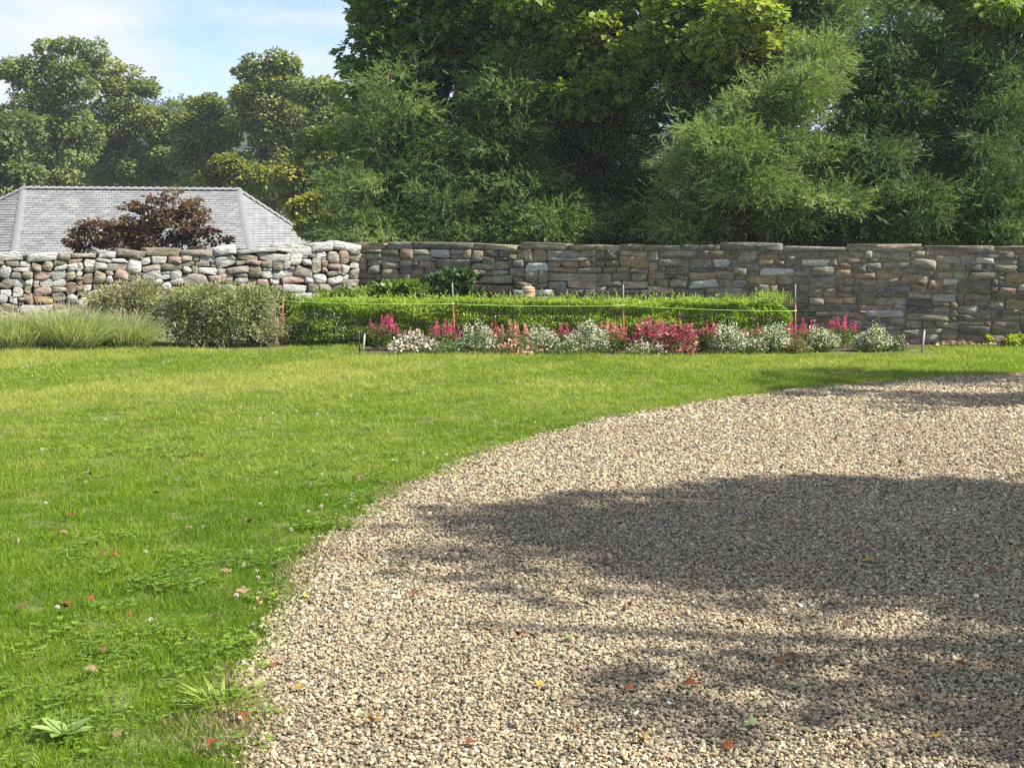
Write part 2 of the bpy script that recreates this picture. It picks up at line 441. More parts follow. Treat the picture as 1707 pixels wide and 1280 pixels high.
def inst_leaf_mat(name, stops, transl, rough=0.5, spec=0.3, gain=(1.2, 1.25, 0.55), dry=None, rnd=0.5):
    m, t, n, out = new_mat(name)
    a = n.new('ShaderNodeAttribute'); a.attribute_type = 'INSTANCER'; a.attribute_name = 'tone'
    b = n.new('ShaderNodeAttribute'); b.attribute_name = 'tint'
    s1 = n.new('ShaderNodeMath'); s1.operation = 'MULTIPLY_ADD'; s1.inputs[1].default_value = rnd; s1.inputs[2].default_value = -rnd / 2
    t.links.new(b.outputs['Fac'], s1.inputs[0])
    s2 = n.new('ShaderNodeMath'); s2.operation = 'ADD'; s2.use_clamp = True
    t.links.new(a.outputs['Fac'], s2.inputs[0]); t.links.new(s1.outputs[0], s2.inputs[1])
    rm = ramp(n, stops); t.links.new(s2.outputs[0], rm.inputs['Fac'])
    pb = n.new('ShaderNodeBsdfPrincipled'); pb.inputs['Roughness'].default_value = rough; pb.inputs['Specular IOR Level'].default_value = spec
    t.links.new(rm.outputs['Color'], pb.inputs['Base Color'])
    mu = n.new('ShaderNodeMix'); mu.data_type = 'RGBA'; mu.blend_type = 'MULTIPLY'; mu.inputs[0].default_value = 1; mu.inputs[7].default_value = (*gain, 1)
    t.links.new(rm.outputs['Color'], mu.inputs[6])
    tb = n.new('ShaderNodeBsdfTranslucent'); t.links.new(mu.outputs[2], tb.inputs['Color'])
    ms = n.new('ShaderNodeMixShader'); ms.inputs[0].default_value = transl
    t.links.new(pb.outputs[0], ms.inputs[1]); t.links.new(tb.outputs[0], ms.inputs[2]); t.links.new(ms.outputs[0], out.inputs['Surface'])
    return m

BL_V = [(-.5, 0, 0), (.5, 0, 0), (.42, .5, .10), (-.42, .5, .10), (0, 1, .42)]
BL_F = [(0, 1, 2, 3), (3, 2, 4)]
def blades(n, rad, h0, h1, w0, w1, lean=0.5, r=None):
    r = r or rng
    a = r.uniform(0, 2 * math.pi, n); q = rad * np.sqrt(r.uniform(0, 1, n))
    P = np.stack([q * np.cos(a), q * np.sin(a), np.full(n, -0.004)], -1)
    F = nrm(np.stack([r.normal(0, lean, n), r.normal(0, lean, n), np.ones(n)], -1))
    h = r.uniform(h0, h1, n); w = r.uniform(w0, w1, n)
    return P, F, rdir(n, r), h, w
def blade_mesh(name, *a, **k):
    P, F, U, h, w = blades(*a, **k)
    V, L, S, kk = stamp(BL_V, BL_F, P, F, U, h, w)
    return mesh_np(name, V, L, S, np.repeat(rng.uniform(0, 1, len(P)), kk))

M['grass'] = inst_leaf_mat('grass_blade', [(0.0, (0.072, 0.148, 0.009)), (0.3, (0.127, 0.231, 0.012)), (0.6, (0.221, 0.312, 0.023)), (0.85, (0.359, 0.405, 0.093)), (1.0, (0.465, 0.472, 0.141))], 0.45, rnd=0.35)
M['clover'] = inst_leaf_mat('clover_leaf', [(0.0, (0.081, 0.158, 0.015)), (0.5, (0.149, 0.251, 0.024)), (1.0, (0.253, 0.356, 0.044))], 0.38, rnd=0.6)
M['straw'] = inst_leaf_mat('dry_straw', [(0.0, (0.22, 0.16, 0.09)), (0.5, (0.36, 0.27, 0.16)), (1.0, (0.50, 0.41, 0.26))], 0.25, gain=(1, 1, .9))
protos_g = [proto('grass_tuft_%d' % i, blade_mesh('grass_tuft', 42, 0.075, 0.022, 0.05, 0.0022, 0.0045, lean=0.65), M['grass']) for i in range(6)]
# clover: three round leaflets on a stalk
def clover_mesh():
    n = 16
    a = rng.uniform(0, 2 * math.pi, n); q = 0.085 * np.sqrt(rng.uniform(0, 1, n))
    h = rng.uniform(0.02, 0.045, n)
    C = np.stack([q * np.cos(a), q * np.sin(a), h], -1)
    hexv = [(0, 0, 0), (-.42, .35, .05), (-.45, .8, .08), (0, .95, .0), (.45, .8, .08), (.42, .35, .05)]
    P, F, U = [], [], []
    for c in C:
        b = rng.uniform(0, 6.28); up = nrm(np.array([rng.normal(0, .3), rng.normal(0, .3), 1.0]))
        for k in range(3):
            d = np.array([math.cos(b + k * 2.094), math.sin(b + k * 2.094), 0.05])
            P.append(c); F.append(d); U.append(up)
    P, F, U = map(np.array, (P, F, U))
    V, L, S, k = stamp(hexv, [(0, 1, 2, 3), (0, 3, 4, 5)], P, F, U, rng.uniform(0.010, 0.016, len(P)))
    return mesh_np('clover', V, L, S, np.repeat(rng.uniform(0, 1, len(P)), k))
protos_c = [proto('clover_%d' % i, clover_mesh(), M['clover']) for i in range(3)]
protos_s = [proto('straw_%d' % i, blade_mesh('straw', 22, 0.08, 0.03, 0.07, 0.0025, 0.004, lean=1.6), M['straw']) for i in range(2)]

def noise2(X, Y, s, seed=0.0, oct_=3):
    X = np.asarray(X); out = np.empty(len(X))
    for i in range(len(X)):
        out[i] = mnoise.fractal(Vector((X[i] * s + seed, Y[i] * s + seed * 1.7, seed)), 0.9, 2.0, oct_)
    return out
def lawn_points(dens, y0, y1, margin):
    xa = -0.36 * y1 - margin; xb = 0.36 * y1 + margin
    n = int((xb - xa) * (y1 - y0) * dens)
    X = rng.uniform(xa, xb, n); Y = rng.uniform(y0, y1, n)
    k = (np.abs(X) < 0.36 * Y + margin) & ~in_drive(X, Y, 0.05)
    return X[k], Y[k]
Xs, Ys, Ss = [], [], []
for dens, y0, y1, mg, s0 in ((400, 3.2, 7, 1.2, 0.95), (260, 7, 11, 1.6, 1.0), (150, 11, 15, 2, 1.1), (120, 15, 21.0, 2.5, 1.25)):
    X, Y = lawn_points(dens, y0, y1, mg)
    Xs.append(X); Ys.append(Y); Ss.append(np.full(len(X), s0))
X = np.concatenate(Xs); Y = np.concatenate(Ys); S0 = np.concatenate(Ss)
# keep the beds free
bed = (Y > 18.55) & (X > -2.05) & (X < 5.6)
bed |= (Y > 18.55 + 0.5 * sm(-6, -2, X)) & (X < -3.0)
bed |= (Y > 19.85)
k = ~bed
X, Y, S0 = X[k], Y[k], S0[k]
n1 = noise2(X, Y, 0.35, 3.1); n2 = noise2(X, Y, 1.6, 9.2, 2); n3 = noise2(X, Y, 5.0, 21.0, 2)
# mowing: passes bend with the drive; alternate passes lie over to opposite sides
_q0, _q1 = gnd(0, 705), gnd(760, 612)
_ld = np.array([_q1.x - _q0.x, _q1.y - _q0.y]); _ld /= np.linalg.norm(_ld)
dl_ = -(X - _q0.x) * _ld[1] + (Y - _q0.y) * _ld[0] + 0.12 * n1 + 0.05 * n2      # distance beyond the first pass line
ph_ = np.mod(dl_, 3.4) / 3.4
mow = np.where(dl_ > 0, sm(0.0, 0.06, ph_) - 2 * sm(0.47, 0.53, ph_) + sm(0.97, 1.0, ph_), -0.6)
dist_edge = np.hypot(X - DC[0], Y - DC[1]) - DR
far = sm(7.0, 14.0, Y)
tone = 0.47 + 0.18 * n1 + 0.16 * n2 + 0.13 * n3 + 0.27 * far - 0.12 * sm(1.2, 0.0, dist_edge) + 0.15 * mow * far + rng.normal(0, 0.07, len(X))  # mow term paints the stripes' light and dark sheen into the blade colour
lush = sm(0.05, 0.5, n2 + 0.7 * n1 + 0.55 * sm(1.6, 0.1, dist_edge) * sm(12, 8, Y) - 0.25)
isclov = rng.uniform(0, 1, len(X)) < np.clip(lush, 0, 0.16) * sm(13, 9, Y)
ln = 0.38 * mow * sm(8, 11, Y)
rots = np.stack([ln * 0.9 + rng.normal(0, .08, len(X)), ln * 0.3 + rng.normal(0, .08, len(X)), rng.normal(0, 0.9, len(X)) * 1.0], -1)
# only a pure z spin would lose the common lean, so the spin stays within a narrow range where mowing shows
spin = np.where(Y > 9, rng.normal(0, 0.35, len(X)), rng.uniform(0, 6.28, len(X)))
rots[:, 2] = spin
g = ~isclov
pts = np.stack([X, Y, gz(X, Y)], -1)
scl = S0 * rng.uniform(0.75, 1.25, len(X)) * (1 + 0.15 * n2)
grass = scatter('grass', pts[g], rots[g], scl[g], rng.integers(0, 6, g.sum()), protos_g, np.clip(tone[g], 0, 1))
tag(grass, 'mown green lawn grass of fine short blades beside the drive', 'grass', kind='stuff')
c = isclov
clover = scatter('clover', pts[c], np.stack([np.zeros(c.sum()), np.zeros(c.sum()), rng.uniform(0, 6.28, c.sum())], -1), scl[c], rng.integers(0, 3, c.sum()), protos_c,
                 np.clip(0.45 + 0.3 * n3[c] + rng.normal(0, .1, c.sum()), 0, 1))
tag(clover, 'low clover with round leaflets growing through the lawn near the drive', 'clover', kind='stuff')
# straw and thatch where lawn meets gravel
na = 2600
aa = rng.uniform(math.pi * 0.45, math.pi * 1.25, na)
ra = DR + edge_wob(aa) + rng.normal(0.0, 0.05, na)
sx, sy = DC[0] + ra * np.cos(aa), DC[1] + ra * np.sin(aa)
pc = gnd(392, 1212)
ex, ey = rng.normal(pc.x, .10, 90), rng.normal(pc.y, .12, 90)
sx, sy = np.concatenate([sx, ex]), np.concatenate([sy, ey])
k = (sy > 3) & (sy < 18) & (np.abs(sx) < .36 * sy + 1.5) & ((np.arange(len(sx)) >= na) | (noise2(sx, sy, 1.5, 4.4, 2) > -0.15))
sx, sy = sx[k], sy[k]
straw = scatter('dry_straw', np.stack([sx, sy, gz(sx, sy) + .004], -1), np.stack([np.zeros(len(sx)), np.zeros(len(sx)), rng.uniform(0, 6.28, len(sx))], -1),
                rng.uniform(.5, .9, len(sx)), rng.integers(0, 2, len(sx)), protos_s, rng.uniform(.1, .9, len(sx)))
tag(straw, 'dry straw and thatch along the gravel edge of the lawn', 'straw', kind='stuff')

# gravel
def pebble(seed):
    import bmesh
    bm = bmesh.new(); bmesh.ops.create_icosphere(bm, subdivisions=2, radius=0.5)
    r = random.Random(seed)
    o = Vector((r.uniform(0, 50), r.uniform(0, 50), r.uniform(0, 50)))
    sx_, sy_, sz_ = r.uniform(1.0, 1.6), r.uniform(.75, 1.05), r.uniform(.42, .7)
    planes = [(Vector((r.gauss(0, 1), r.gauss(0, 1), r.gauss(0, 1))).normalized(), r.uniform(.26, .40)) for _ in range(9)]
    for v in bm.verts:
        d = v.co.normalized()
        k = 0.5
        for pn, pd in planes:
            q = d.dot(pn)
            if q > 1e-3: k = min(k, pd / q)
        k *= 1 + .08 * mnoise.noise(d * 3 + o)
        v.co = Vector((d.x * k * sx_, d.y * k * sy_, d.z * k * sz_))
    me = bpy.data.meshes.new('pebble'); bm.to_mesh(me); bm.free()
    return me
m, t, n, out = new_mat('gravel_stone')
a = n.new('ShaderNodeAttribute'); a.attribute_type = 'INSTANCER'; a.attribute_name = 'tone'
rm = ramp(n, [(0.0, (0.060, 0.048, 0.039)), (0.12, (0.120, 0.101, 0.075)), (0.3, (0.221, 0.186, 0.129)), (0.5, (0.329, 0.275, 0.178)), (0.62, (0.371, 0.256, 0.150)), (0.75, (0.431, 0.366, 0.233)), (0.9, (0.515, 0.440, 0.259)), (0.97, (0.648, 0.623, 0.476)), (1.0, (0.816, 0.856, 0.720))])
t.links.new(a.outputs['Fac'], rm.inputs['Fac'])
tcn = n.new('ShaderNodeTexCoord')
b = n.new('ShaderNodeTexNoise'); b.inputs['Scale'].default_value = 5; b.inputs['Detail'].default_value = 4
t.links.new(tcn.outputs['Object'], b.inputs['Vector'])
mr = n.new('ShaderNodeMapRange'); mr.inputs[3].default_value = 0.72; mr.inputs[4].default_value = 1.25
t.links.new(b.outputs['Fac'], mr.inputs[0])
hv = n.new('ShaderNodeHueSaturation'); t.links.new(rm.outputs['Color'], hv.inputs['Color']); t.links.new(mr.outputs[0], hv.inputs['Value'])
pb = n.new('ShaderNodeBsdfPrincipled'); pb.inputs['Roughness'].default_value = 0.75; pb.inputs['Specular IOR Level'].default_value = 0.3
t.links.new(hv.outputs[0], pb.inputs['Base Color']); t.links.new(pb.outputs[0], out.inputs['Surface'])
M['pebble'] = m
protos_p = [proto('pebble_%d' % i, pebble(i), M['pebble']) for i in range(8)]
GXs, GYs, GSs = [], [], []
for dens, y0, y1, s0 in ((9000, 3.6, 6, .0138), (7000, 6, 8.5, .0150), (4300, 8.5, 12, .0185), (2200, 12, 16.5, .026)):
    xb = min(.36 * y1 + 1.0, 9)
    n_ = int(dens * (xb + 1.4) * (y1 - y0))
    X_ = rng.uniform(-1.4, xb, n_); Y_ = rng.uniform(y0, y1, n_)
    k = in_drive(X_, Y_, -0.02) & (X_ < .36 * Y_ + 0.8)
    GXs.append(X_[k]); GYs.append(Y_[k]); GSs.append(np.full(k.sum(), s0))
# a few strays in the lawn's edge
aa = rng.uniform(math.pi * 0.5, math.pi * 1.2, 900); ra = DR + np.abs(rng.normal(0.02, 0.05, 900))
GXs.append(DC[0] + ra * np.cos(aa)); GYs.append(DC[1] + ra * np.sin(aa)); GSs.append(np.full(900, .02))
X_, Y_, S_ = np.concatenate(GXs), np.concatenate(GYs), np.concatenate(GSs)
S_ = S_ * np.exp(rng.normal(0, 0.28, len(X_)))
Z_ = 0.006 + rng.uniform(0, 0.012, len(X_)) + 0.006 * noise2(X_, Y_, 1.1, 5.5, 2)
tn = np.clip(rng.beta(2.1, 1.8, len(X_)) + 0.06 * noise2(X_, Y_, .8, 2.2, 2), 0, 1)
gravel = scatter('gravel', np.stack([X_, Y_, Z_], -1), np.stack([rng.normal(0, .45, len(X_)), rng.normal(0, .45, len(X_)), rng.uniform(0, 6.28, len(X_))], -1), S_, rng.integers(0, 8, len(X_)), protos_p, tn)
tag(gravel, 'loose tan and grey pea gravel covering the drive', 'gravel', kind='stuff')

# ------------------------------------------------------------------ stone walls
def skyline(W, H, wmin, wmax, hmin, hmax, r, tall=0.12):
    """stones laid one by one on the lowest spot, as a mason would"""
    q = 0.02
    n = int(W / q); hm = np.zeros(n)
    stones = []
    for _ in range(6000):
        lo = hm.min()
        if lo >= H - 0.015: break
        i0 = int(np.argmax(hm <= lo + 1e-6)); i1 = i0
        while i1 < n and hm[i1] <= lo + 0.006: i1 += 1
        run = (i1 - i0) * q
        w = r.triangular(wmin, wmax, wmin + (wmax - wmin) * 0.3)
        h = r.triangular(hmin, hmax, hmin + (hmax - hmin) * 0.35)
        if r.random() < tall: w, h = h * r.uniform(.8, 1.3), min(w, hmax) * r.uniform(.9, 1.2)
        if r.random() < 0.10: w = wmax * r.uniform(1.0, 1.35); h = h * 1.05
        if w > run - wmin * 0.75: w = run
        w = min(w, run)
        if w < 0.14: h = min(h, w * r.uniform(.55, 1.2))
        h = min(h, w * 1.35)
        # level with a neighbour's top when close
        for nb in (i0 - 1, i1):
            if 0 <= nb < n and abs(hm[nb] - (lo + h)) < 0.035: h = hm[nb] - lo
        h = max(h, 0.035)
        if lo + h > H - 0.05: h = H - lo
        k = max(1, int(round(w / q)))
        if r.random() < 0.5 or w >= run - 1e-6: a = i0
        else: a = i1 - k
        stones.append((a * q, (a + k) * q, lo, lo + h))
        hm[a:a + k] = lo + h
    return stones
def stone_mesh(pts, r, proud, back, dome):
    """pts: outline (list of (u, v)) anticlockwise about its centre; x = u, z = v, -y = out of the wall"""
    n = len(pts)
    tu, tv_ = r.gauss(0, .05), r.gauss(0, .07)
    V = []
    for (u, v) in pts: V.append((u, back, v))
    for (u, v) in pts: V.append((u, -proud * 0.25 + r.gauss(0, .004), v))
    for (u, v) in pts:
        k = 0.84 + r.uniform(-.07, .09)
        V.append((u * k, -(proud + dome * r.uniform(.25, .9)) + u * tu + v * tv_, v * k))
    V.append((r.gauss(0, .01), -(proud + dome), r.gauss(0, .01)))
    F = []
    for ring in (0, 1):
        for k in range(n):
            k2 = (k + 1) % n
            F.append((ring * n + k, ring * n + k2, (ring + 1) * n + k2, (ring + 1) * n + k))
    for k in range(n):
        F.append((2 * n + k, 2 * n + (k + 1) % n, 3 * n))
    return V, F
def build_wall(label, P0, P1, h0, h1, seed, style, weights, vis):
    """P0 -> P1 left to right seen from the camera; h = height at each end"""
    r = random.Random(seed)
    P0, P1 = Vector(P0), Vector(P1)
    d = P1 - P0; L = d.length; d.normalize()
    ang = math.atan2(d.y, d.x)
    w = thing('stone_wall', label, 'wall', (P0.x, P0.y, 0))
    w.rotation_euler = (0, 0, ang)
    Hm = min(h0, h1) - style['cap']
    def hh(u): return (h0 + (h1 - h0) * u / L) / min(h0, h1)
    # soil and rubble heart
    T = 0.5
    cv = []
    for (u, y) in ((0.05, .085), (L - .05, .085), (L - .05, T), (0.05, T)):
        for z in (-0.3, (Hm + style['cap'] * .6) * hh(u)):
            cv.append((u, y, z))
    core = obj('wall_core', mesh_py('wall_core', cv, [(0, 2, 3, 1), (2, 4, 5, 3), (4, 6, 7, 5), (6, 0, 1, 7), (1, 3, 5, 7)]), M['core'], w)
    st = [(a, b, c, e, False) for a, b, c, e in skyline(L, Hm, *style['size'], r, style['tall'])]
    u = 0.0
    while u < L - 0.02:
        lw = r.uniform(*style['caplen'])
        if L - u - lw < 0.2: lw = L - u
        st.append((u, u + lw, Hm, Hm + style['cap'] + r.uniform(-.035, .02), True))
        u += lw
    sd = r.uniform(0, 99)
    def warp(u, v):
        a = mnoise.noise(Vector((u * 1.5, v * 2.2, sd))) ; b = mnoise.noise(Vector((u * 2.0, v * 2.2, sd + 7)))
        return u + a * style['warp'], v * hh(u) + b * style['warp'] * .8 * (1 if v < Hm * .98 else .5)
    cand = []
    for (a, b, c0, e, cap) in st:
        cu, cv_ = (a + b) / 2, (c0 + e) / 2
        cand.append((vis(cu, cv_), (b - a) * (e - c0), a, b, c0, e, cap))
    order = sorted(range(len(cand)), key=lambda i: (not cand[i][0], -cand[i][1]))
    keep = set(order[:296])
    rest_V, rest_F, rest_M = [], [], []
    for i, (vs, ar, a, b, c0, e, cap) in enumerate(cand):
        cu, cv_ = (a + b) / 2, (c0 + e) / 2
        hw, hv_ = (b - a) / 2, (e - c0) / 2
        n = 11 if ar > 0.012 else 8
        g_ = style['gap']
        pts = []
        rot_ = r.gauss(0, style['tilt'])
        jx, jy = style['jit'] * 2 * hw, style['jit'] * 2 * hv_
        cor = [[sx_ * hw + r.gauss(0, jx) * .7, sy_ * hv_ + r.gauss(0, jy)] for sx_, sy_ in ((-1, -1), (1, -1), (1, 1), (-1, 1))]
        ox_, oy_ = hw + .010, hv_ + .007
        cor = [[min(max(x, -ox_), ox_), min(max(y, -oy_), oy_)] for x, y in cor]
        raw = []
        for k in range(4):
            c_, pv, nx_ = cor[k], cor[k - 1], cor[(k + 1) % 4]
            ch = r.uniform(*style['cham']) * (1 if not cap else .5)
            mn = min(hw, hv_) * 2
            for o_ in (pv, nx_):
                dx_, dy_ = o_[0] - c_[0], o_[1] - c_[1]
                ll = math.hypot(dx_, dy_) or 1
                t_ = min(ch * mn * r.uniform(.6, 1.4) / ll, .45)
                raw.append((c_[0] + dx_ * t_, c_[1] + dy_ * t_))
            if math.hypot(nx_[0] - c_[0], nx_[1] - c_[1]) > .2 or n == 11 and r.random() < .5:
                q = r.uniform(.4, .6)
                mx_, my_ = c_[0] * (1 - q) + nx_[0] * q, c_[1] * (1 - q) + nx_[1] * q
                raw.append((mx_ * (1 + r.gauss(0.01, .02)), my_ * (1 + r.gauss(0.03, .05))))
        n = len(raw)
        for (x, y) in raw:
            U0 = x * max(hw - g_, .02) / hw; V0 = y * max(hv_ - g_, .014) / hv_
            U0, V0 = U0 - rot_ * V0, V0 + rot_ * U0 * .5
            pts.append(warp(cu + U0, cv_ + V0))
        mu_ = sum(p[0] for p in pts) / n; mv_ = sum(p[1] for p in pts) / n
        loc = [(p[0] - mu_, p[1] - mv_) for p in pts]
        big = min(hw, hv_)
        proud = r.uniform(-.012, .03) + (0.005 if cap else 0)
        back = 0.12 if not cap else 0.5
        V, F = stone_mesh(loc, r, max(proud, .002), back, big * style['dome'] * r.uniform(.5, 1.2) * (.6 if cap else 1))
        base_y = -min(proud, 0)
        if i in keep:
            me = mesh_py('stone', V, F)
            mt = r.choices(M['stones'][:4], weights[:4])[0] if cap and style is style_r else r.choices(M['stones'], weights)[0]
            o = obj('capstone' if cap else 'stone', me, mt, w, (mu_, base_y, mv_))
        else:
            b0 = len(rest_V)
            rest_V += [(x + mu_, y + base_y, z + mv_) for x, y, z in V]
            rest_F += [tuple(j + b0 for j in f) for f in F]
            rest_M += [r.choices(range(7), weights)[0]] * len(F)
    if rest_V:
        me = mesh_py('small_stones', rest_V, rest_F)
        for mt in M['stones']: me.materials.append(mt)
        me.polygons.foreach_set('material_index', np.array(rest_M, np.int32))
        o = obj('small_stones', me, None, w)
        o['kind'] = 'stuff'
    return w
CX, CY = at(600, 500, 21.8).x, 21.8
RX, RY = 9.3, 19.6
style_r = dict(size=(.10, .54, .045, .175), tall=.14, cap=.095, caplen=(.35, 1.15), warp=.045, cham=(.03, .22), gap=.003, jit=.08, dome=.10, tilt=.03)
style_l = dict(size=(.09, .34, .055, .17), tall=.2, cap=.10, caplen=(.2, .6), warp=.06, cham=(.05, .30), gap=.002, jit=.12, dome=.12, tilt=.2)
def vis_r(u, v):
    return u < 9.6 and (v > 0.5 or u > 6.2)
def vis_l(u, v): return v > 0.35
wall_r = build_wall('long shaded dry stone wall under the dark evergreens, running right of the corner', (CX - .22, CY + .20, 0), (RX, RY, 0), 1.425, 1.40, 11, style_r, (7, 6, 2, 2.5, .7, .7, 1.4), vis_r)
LA = R(22); LT = 6.6
LP = (CX - math.cos(LA) * LT, CY - math.sin(LA) * LT)
wall_l = build_wall('sunlit dry stone wall of rounded stones toned paler to suggest sunlight in front of the grey roof', (LP[0], LP[1], 0), (CX + .02, CY + .02, 0), 1.245, 1.425, 5, style_l, (6, 2.5, .8, .3, 1.2, 2.0, 9), vis_l)  # pale stones weighted up, so sunlight is painted into the wall's colour

# ------------------------------------------------------------------ foliage builders
QUAD_V = [(0, 0, 0), (-.38, .45, .07), (0, 1, -.06), (.38, .45, .07)]
QUAD_F = [(0, 1, 2), (0, 2, 3)]
HULL_V = [(0, 0, 0), (-.3, .25, .06), (-.33, .6, .08), (0, 1, -.05), (.33, .6, .08), (.3, .25, .06)]
HULL_F = [(0, 3, 2, 1), (0, 5, 4, 3)]
# five-lobed maple leaf in two halves folded along the midrib
_mh = [(.10, .02), (.42, -.06), (.30, .16), (.62, .44), (.30, .46), (.26, .66), (0, 1.0)]
MAP_V = [(0, 0, 0)] + [(x, y, .16 * x) for x, y in _mh] + [(-x, y, .16 * x) for x, y in _mh[:-1]]
MAP_F = [tuple(range(0, 8)), (0, 7, 13, 12, 11, 10, 9, 8)]
def cedar_spray(seed, n=10):
    r = random.Random(seed)
    V, F = [], []
    for i in range(n):
        t = i / (n - 1)
        b = Vector((0, 0.75 * t, 0.12 * t * t))
        a = r.uniform(0, 6.28)
        sp = 0.62 * (1 - 0.5 * t)
        d = Vector((math.cos(a) * sp, 0.9, math.sin(a) * sp + .1)).normalized()
        ln = r.uniform(.25, .5) * (1 - .3 * t)
        s = d.cross(Vector((r.gauss(0, 1), r.gauss(0, 1), r.gauss(0, 1)))).normalized() * .034
        k = len(V)
        V += [tuple(b - s), tuple(b + s), tuple(b + d * ln)]
        F.append((k, k + 1, k + 2))
    return V, F
SPRAYS = [cedar_spray(i) for i in range(4)]
GRASS_V, GRASS_F = BL_V, BL_F

def lobe_px(x, y, Y, rx, ry, depth=None):
    p = at(x, y, Y); s = Y / FPX
    return (p.x, p.y, p.z, rx * s, depth if depth else 0.8 * (rx + ry) / 2 * s, ry * s)
def clumps_from_lobes(lobes, rad, cover, r, shell=(.45, 1.0)):
    C, D, RR = [], [], []
    for (cx, cy, cz, rx, ry, rz) in lobes:
        area = 4 * math.pi * ((rx * ry) ** 1.6 / 3 + (rx * rz) ** 1.6 / 3 + (ry * rz) ** 1.6 / 3) ** (1 / 1.6)
        n = max(3, int(cover * area / (math.pi * rad * rad)))
        d = rdir(n, r)
        q = r.uniform(shell[0], shell[1], n)
        C.append(np.stack([cx + d[:, 0] * rx * q, cy + d[:, 1] * ry * q, cz + d[:, 2] * rz * q], -1))
        D.append(d); RR.append(rad * r.uniform(.6, 1.3, n))
    return np.concatenate(C), np.concatenate(D), np.concatenate(RR)
def crown_broad(C, D, RR, n, size, tv, tf, r, flat=.6, droop=.35, up=.9, tint0=.35):
    w = RR ** 2; w = w / w.sum()
    idx = r.choice(len(C), n, p=w)
    d = rdir(n, r)
    q = r.uniform(.25, 1, n) ** .5
    P = C[idx] + d * (RR[idx] * q)[:, None] * np.array([1, 1, flat])
    F = nrm(d * np.array([1, 1, .3]) + D[idx] * .5 + r.normal(0, .5, (n, 3)) - np.array([0, 0, droop]))
    U = nrm(np.array([0, 0, up]) + d * .5 + r.normal(0, .45, (n, 3)))
    V, L, S, k = stamp(tv, tf, P, F, U, size * r.uniform(.65, 1.3, n))
    ct = r.normal(0, .10, len(C))
    tint = np.clip(tint0 + ct[idx] + r.normal(0, .14, n), 0, 1)
    return V, L, S, np.repeat(tint, k)
def crown_cedar(C, D, RR, n, size, r, tint0=.35):
    w = RR ** 2; w = w / w.sum()
    idx = r.choice(len(C), n, p=w)
    d = rdir(n, r)
    q = r.uniform(.1, 1, n) ** .5
    P = C[idx] + d * (RR[idx] * q)[:, None] * np.array([1.2, 1.2, .42])
    out_ = (r.uniform(0, 1, n) < .14) * r.uniform(.05, .38, n)
    P = P + (D[idx] + np.array([0, 0, .1])) * out_[:, None]
    F = nrm(d * .35 + D[idx] * np.array([.9, .9, .2]) + np.array([0, 0, .02]) + r.normal(0, .42, (n, 3)))
    U = rdir(n, r)
    parts = []
    ct = r.normal(0, .12, len(C))
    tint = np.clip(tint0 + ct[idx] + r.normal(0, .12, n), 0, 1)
    sz = size * r.uniform(.6, 1.35, n)
    for k in range(4):
        s = np.arange(n) % 4 == k
        V, L, S, kk = stamp(*SPRAYS[k], P[s], F[s], U[s], sz[s])
        parts.append((V, L, S, np.repeat(tint[s], kk)))
    return merge(parts)
def trunk_and_limbs(base, top, r0, C, nlimb, r, lean=.15, twig=.012):
    base, top = Vector(base), Vector(top)
    path = []
    nseg = 7
    for i in range(nseg + 1):
        t = i / nseg
        p = base.lerp(top, t)
        if 0 < i < nseg: p += Vector((r.normal(0, lean * .5), r.normal(0, lean * .5), 0))
        path.append((p, max(r0 * (1 - .85 * t) * (1.25 if i == 0 else 1), .015)))
    paths = [path]
    idx = r.choice(len(C), min(nlimb, len(C)), replace=False)
    H = top.z - base.z
    for j in idx:
        c = Vector(C[j])
        t = (c.z - base.z) / max(H, .1) - r.uniform(.12, .3)
        t = min(max(t, .12), .93)
        s = base.lerp(top, t)
        rr_ = max(r0 * (1 - .85 * t) * .45, twig)
        mid = s.lerp(c, .5) + Vector((r.normal(0, .1), r.normal(0, .1), r.uniform(0, .25))) * (c - s).length * .3
        paths.append([(s, rr_), (mid, rr_ * .65), (c, max(rr_ * .25, .006))])
    return paths
def make_tree(name, label, cat, base, lobes, rad, cover, n, size, mat, seed, kind='broad', tv=QUAD_V, tf=QUAD_F, r0=.18, nlimb=40, group=None, bark='bark', top=None, tint0=.35, flat=.6, droop=.35, shell=(.45, 1.0), cl=None):
    r = np.random.default_rng(seed)
    if cl is None: C, D, RR = clumps_from_lobes(lobes, rad, cover, r, shell)
    else: C, D, RR = cl
    b = Vector(base)
    th = thing(name, label, cat, b, group)
    if top is None:
        hi = C[np.argmax(C[:, 2])]
        mean = C.mean(0)
        top = (mean[0], mean[1], hi[2] - rad * .5)
    paths = trunk_and_limbs(b, top, r0, C, nlimb, r)
    paths = [[(Vector(p) - b, q) for p, q in pt] for pt in paths]
    obj('trunk', tube_mesh('trunk', paths), M[bark], th)
    if kind == 'cedar': V, L, S, T = crown_cedar(C, D, RR, n, size, r, tint0)
    else: V, L, S, T = crown_broad(C, D, RR, n, size, tv, tf, r, flat, droop, tint0=tint0)
    V = V - np.array(b)
    obj('crown', mesh_np('crown', V, L, S, T), M[mat], th)
    return th

def gbase(x, Y, py=420):
    p = at(x, py, Y)
    return (p.x, p.y, float(gz(p.x, p.y)) - .05)

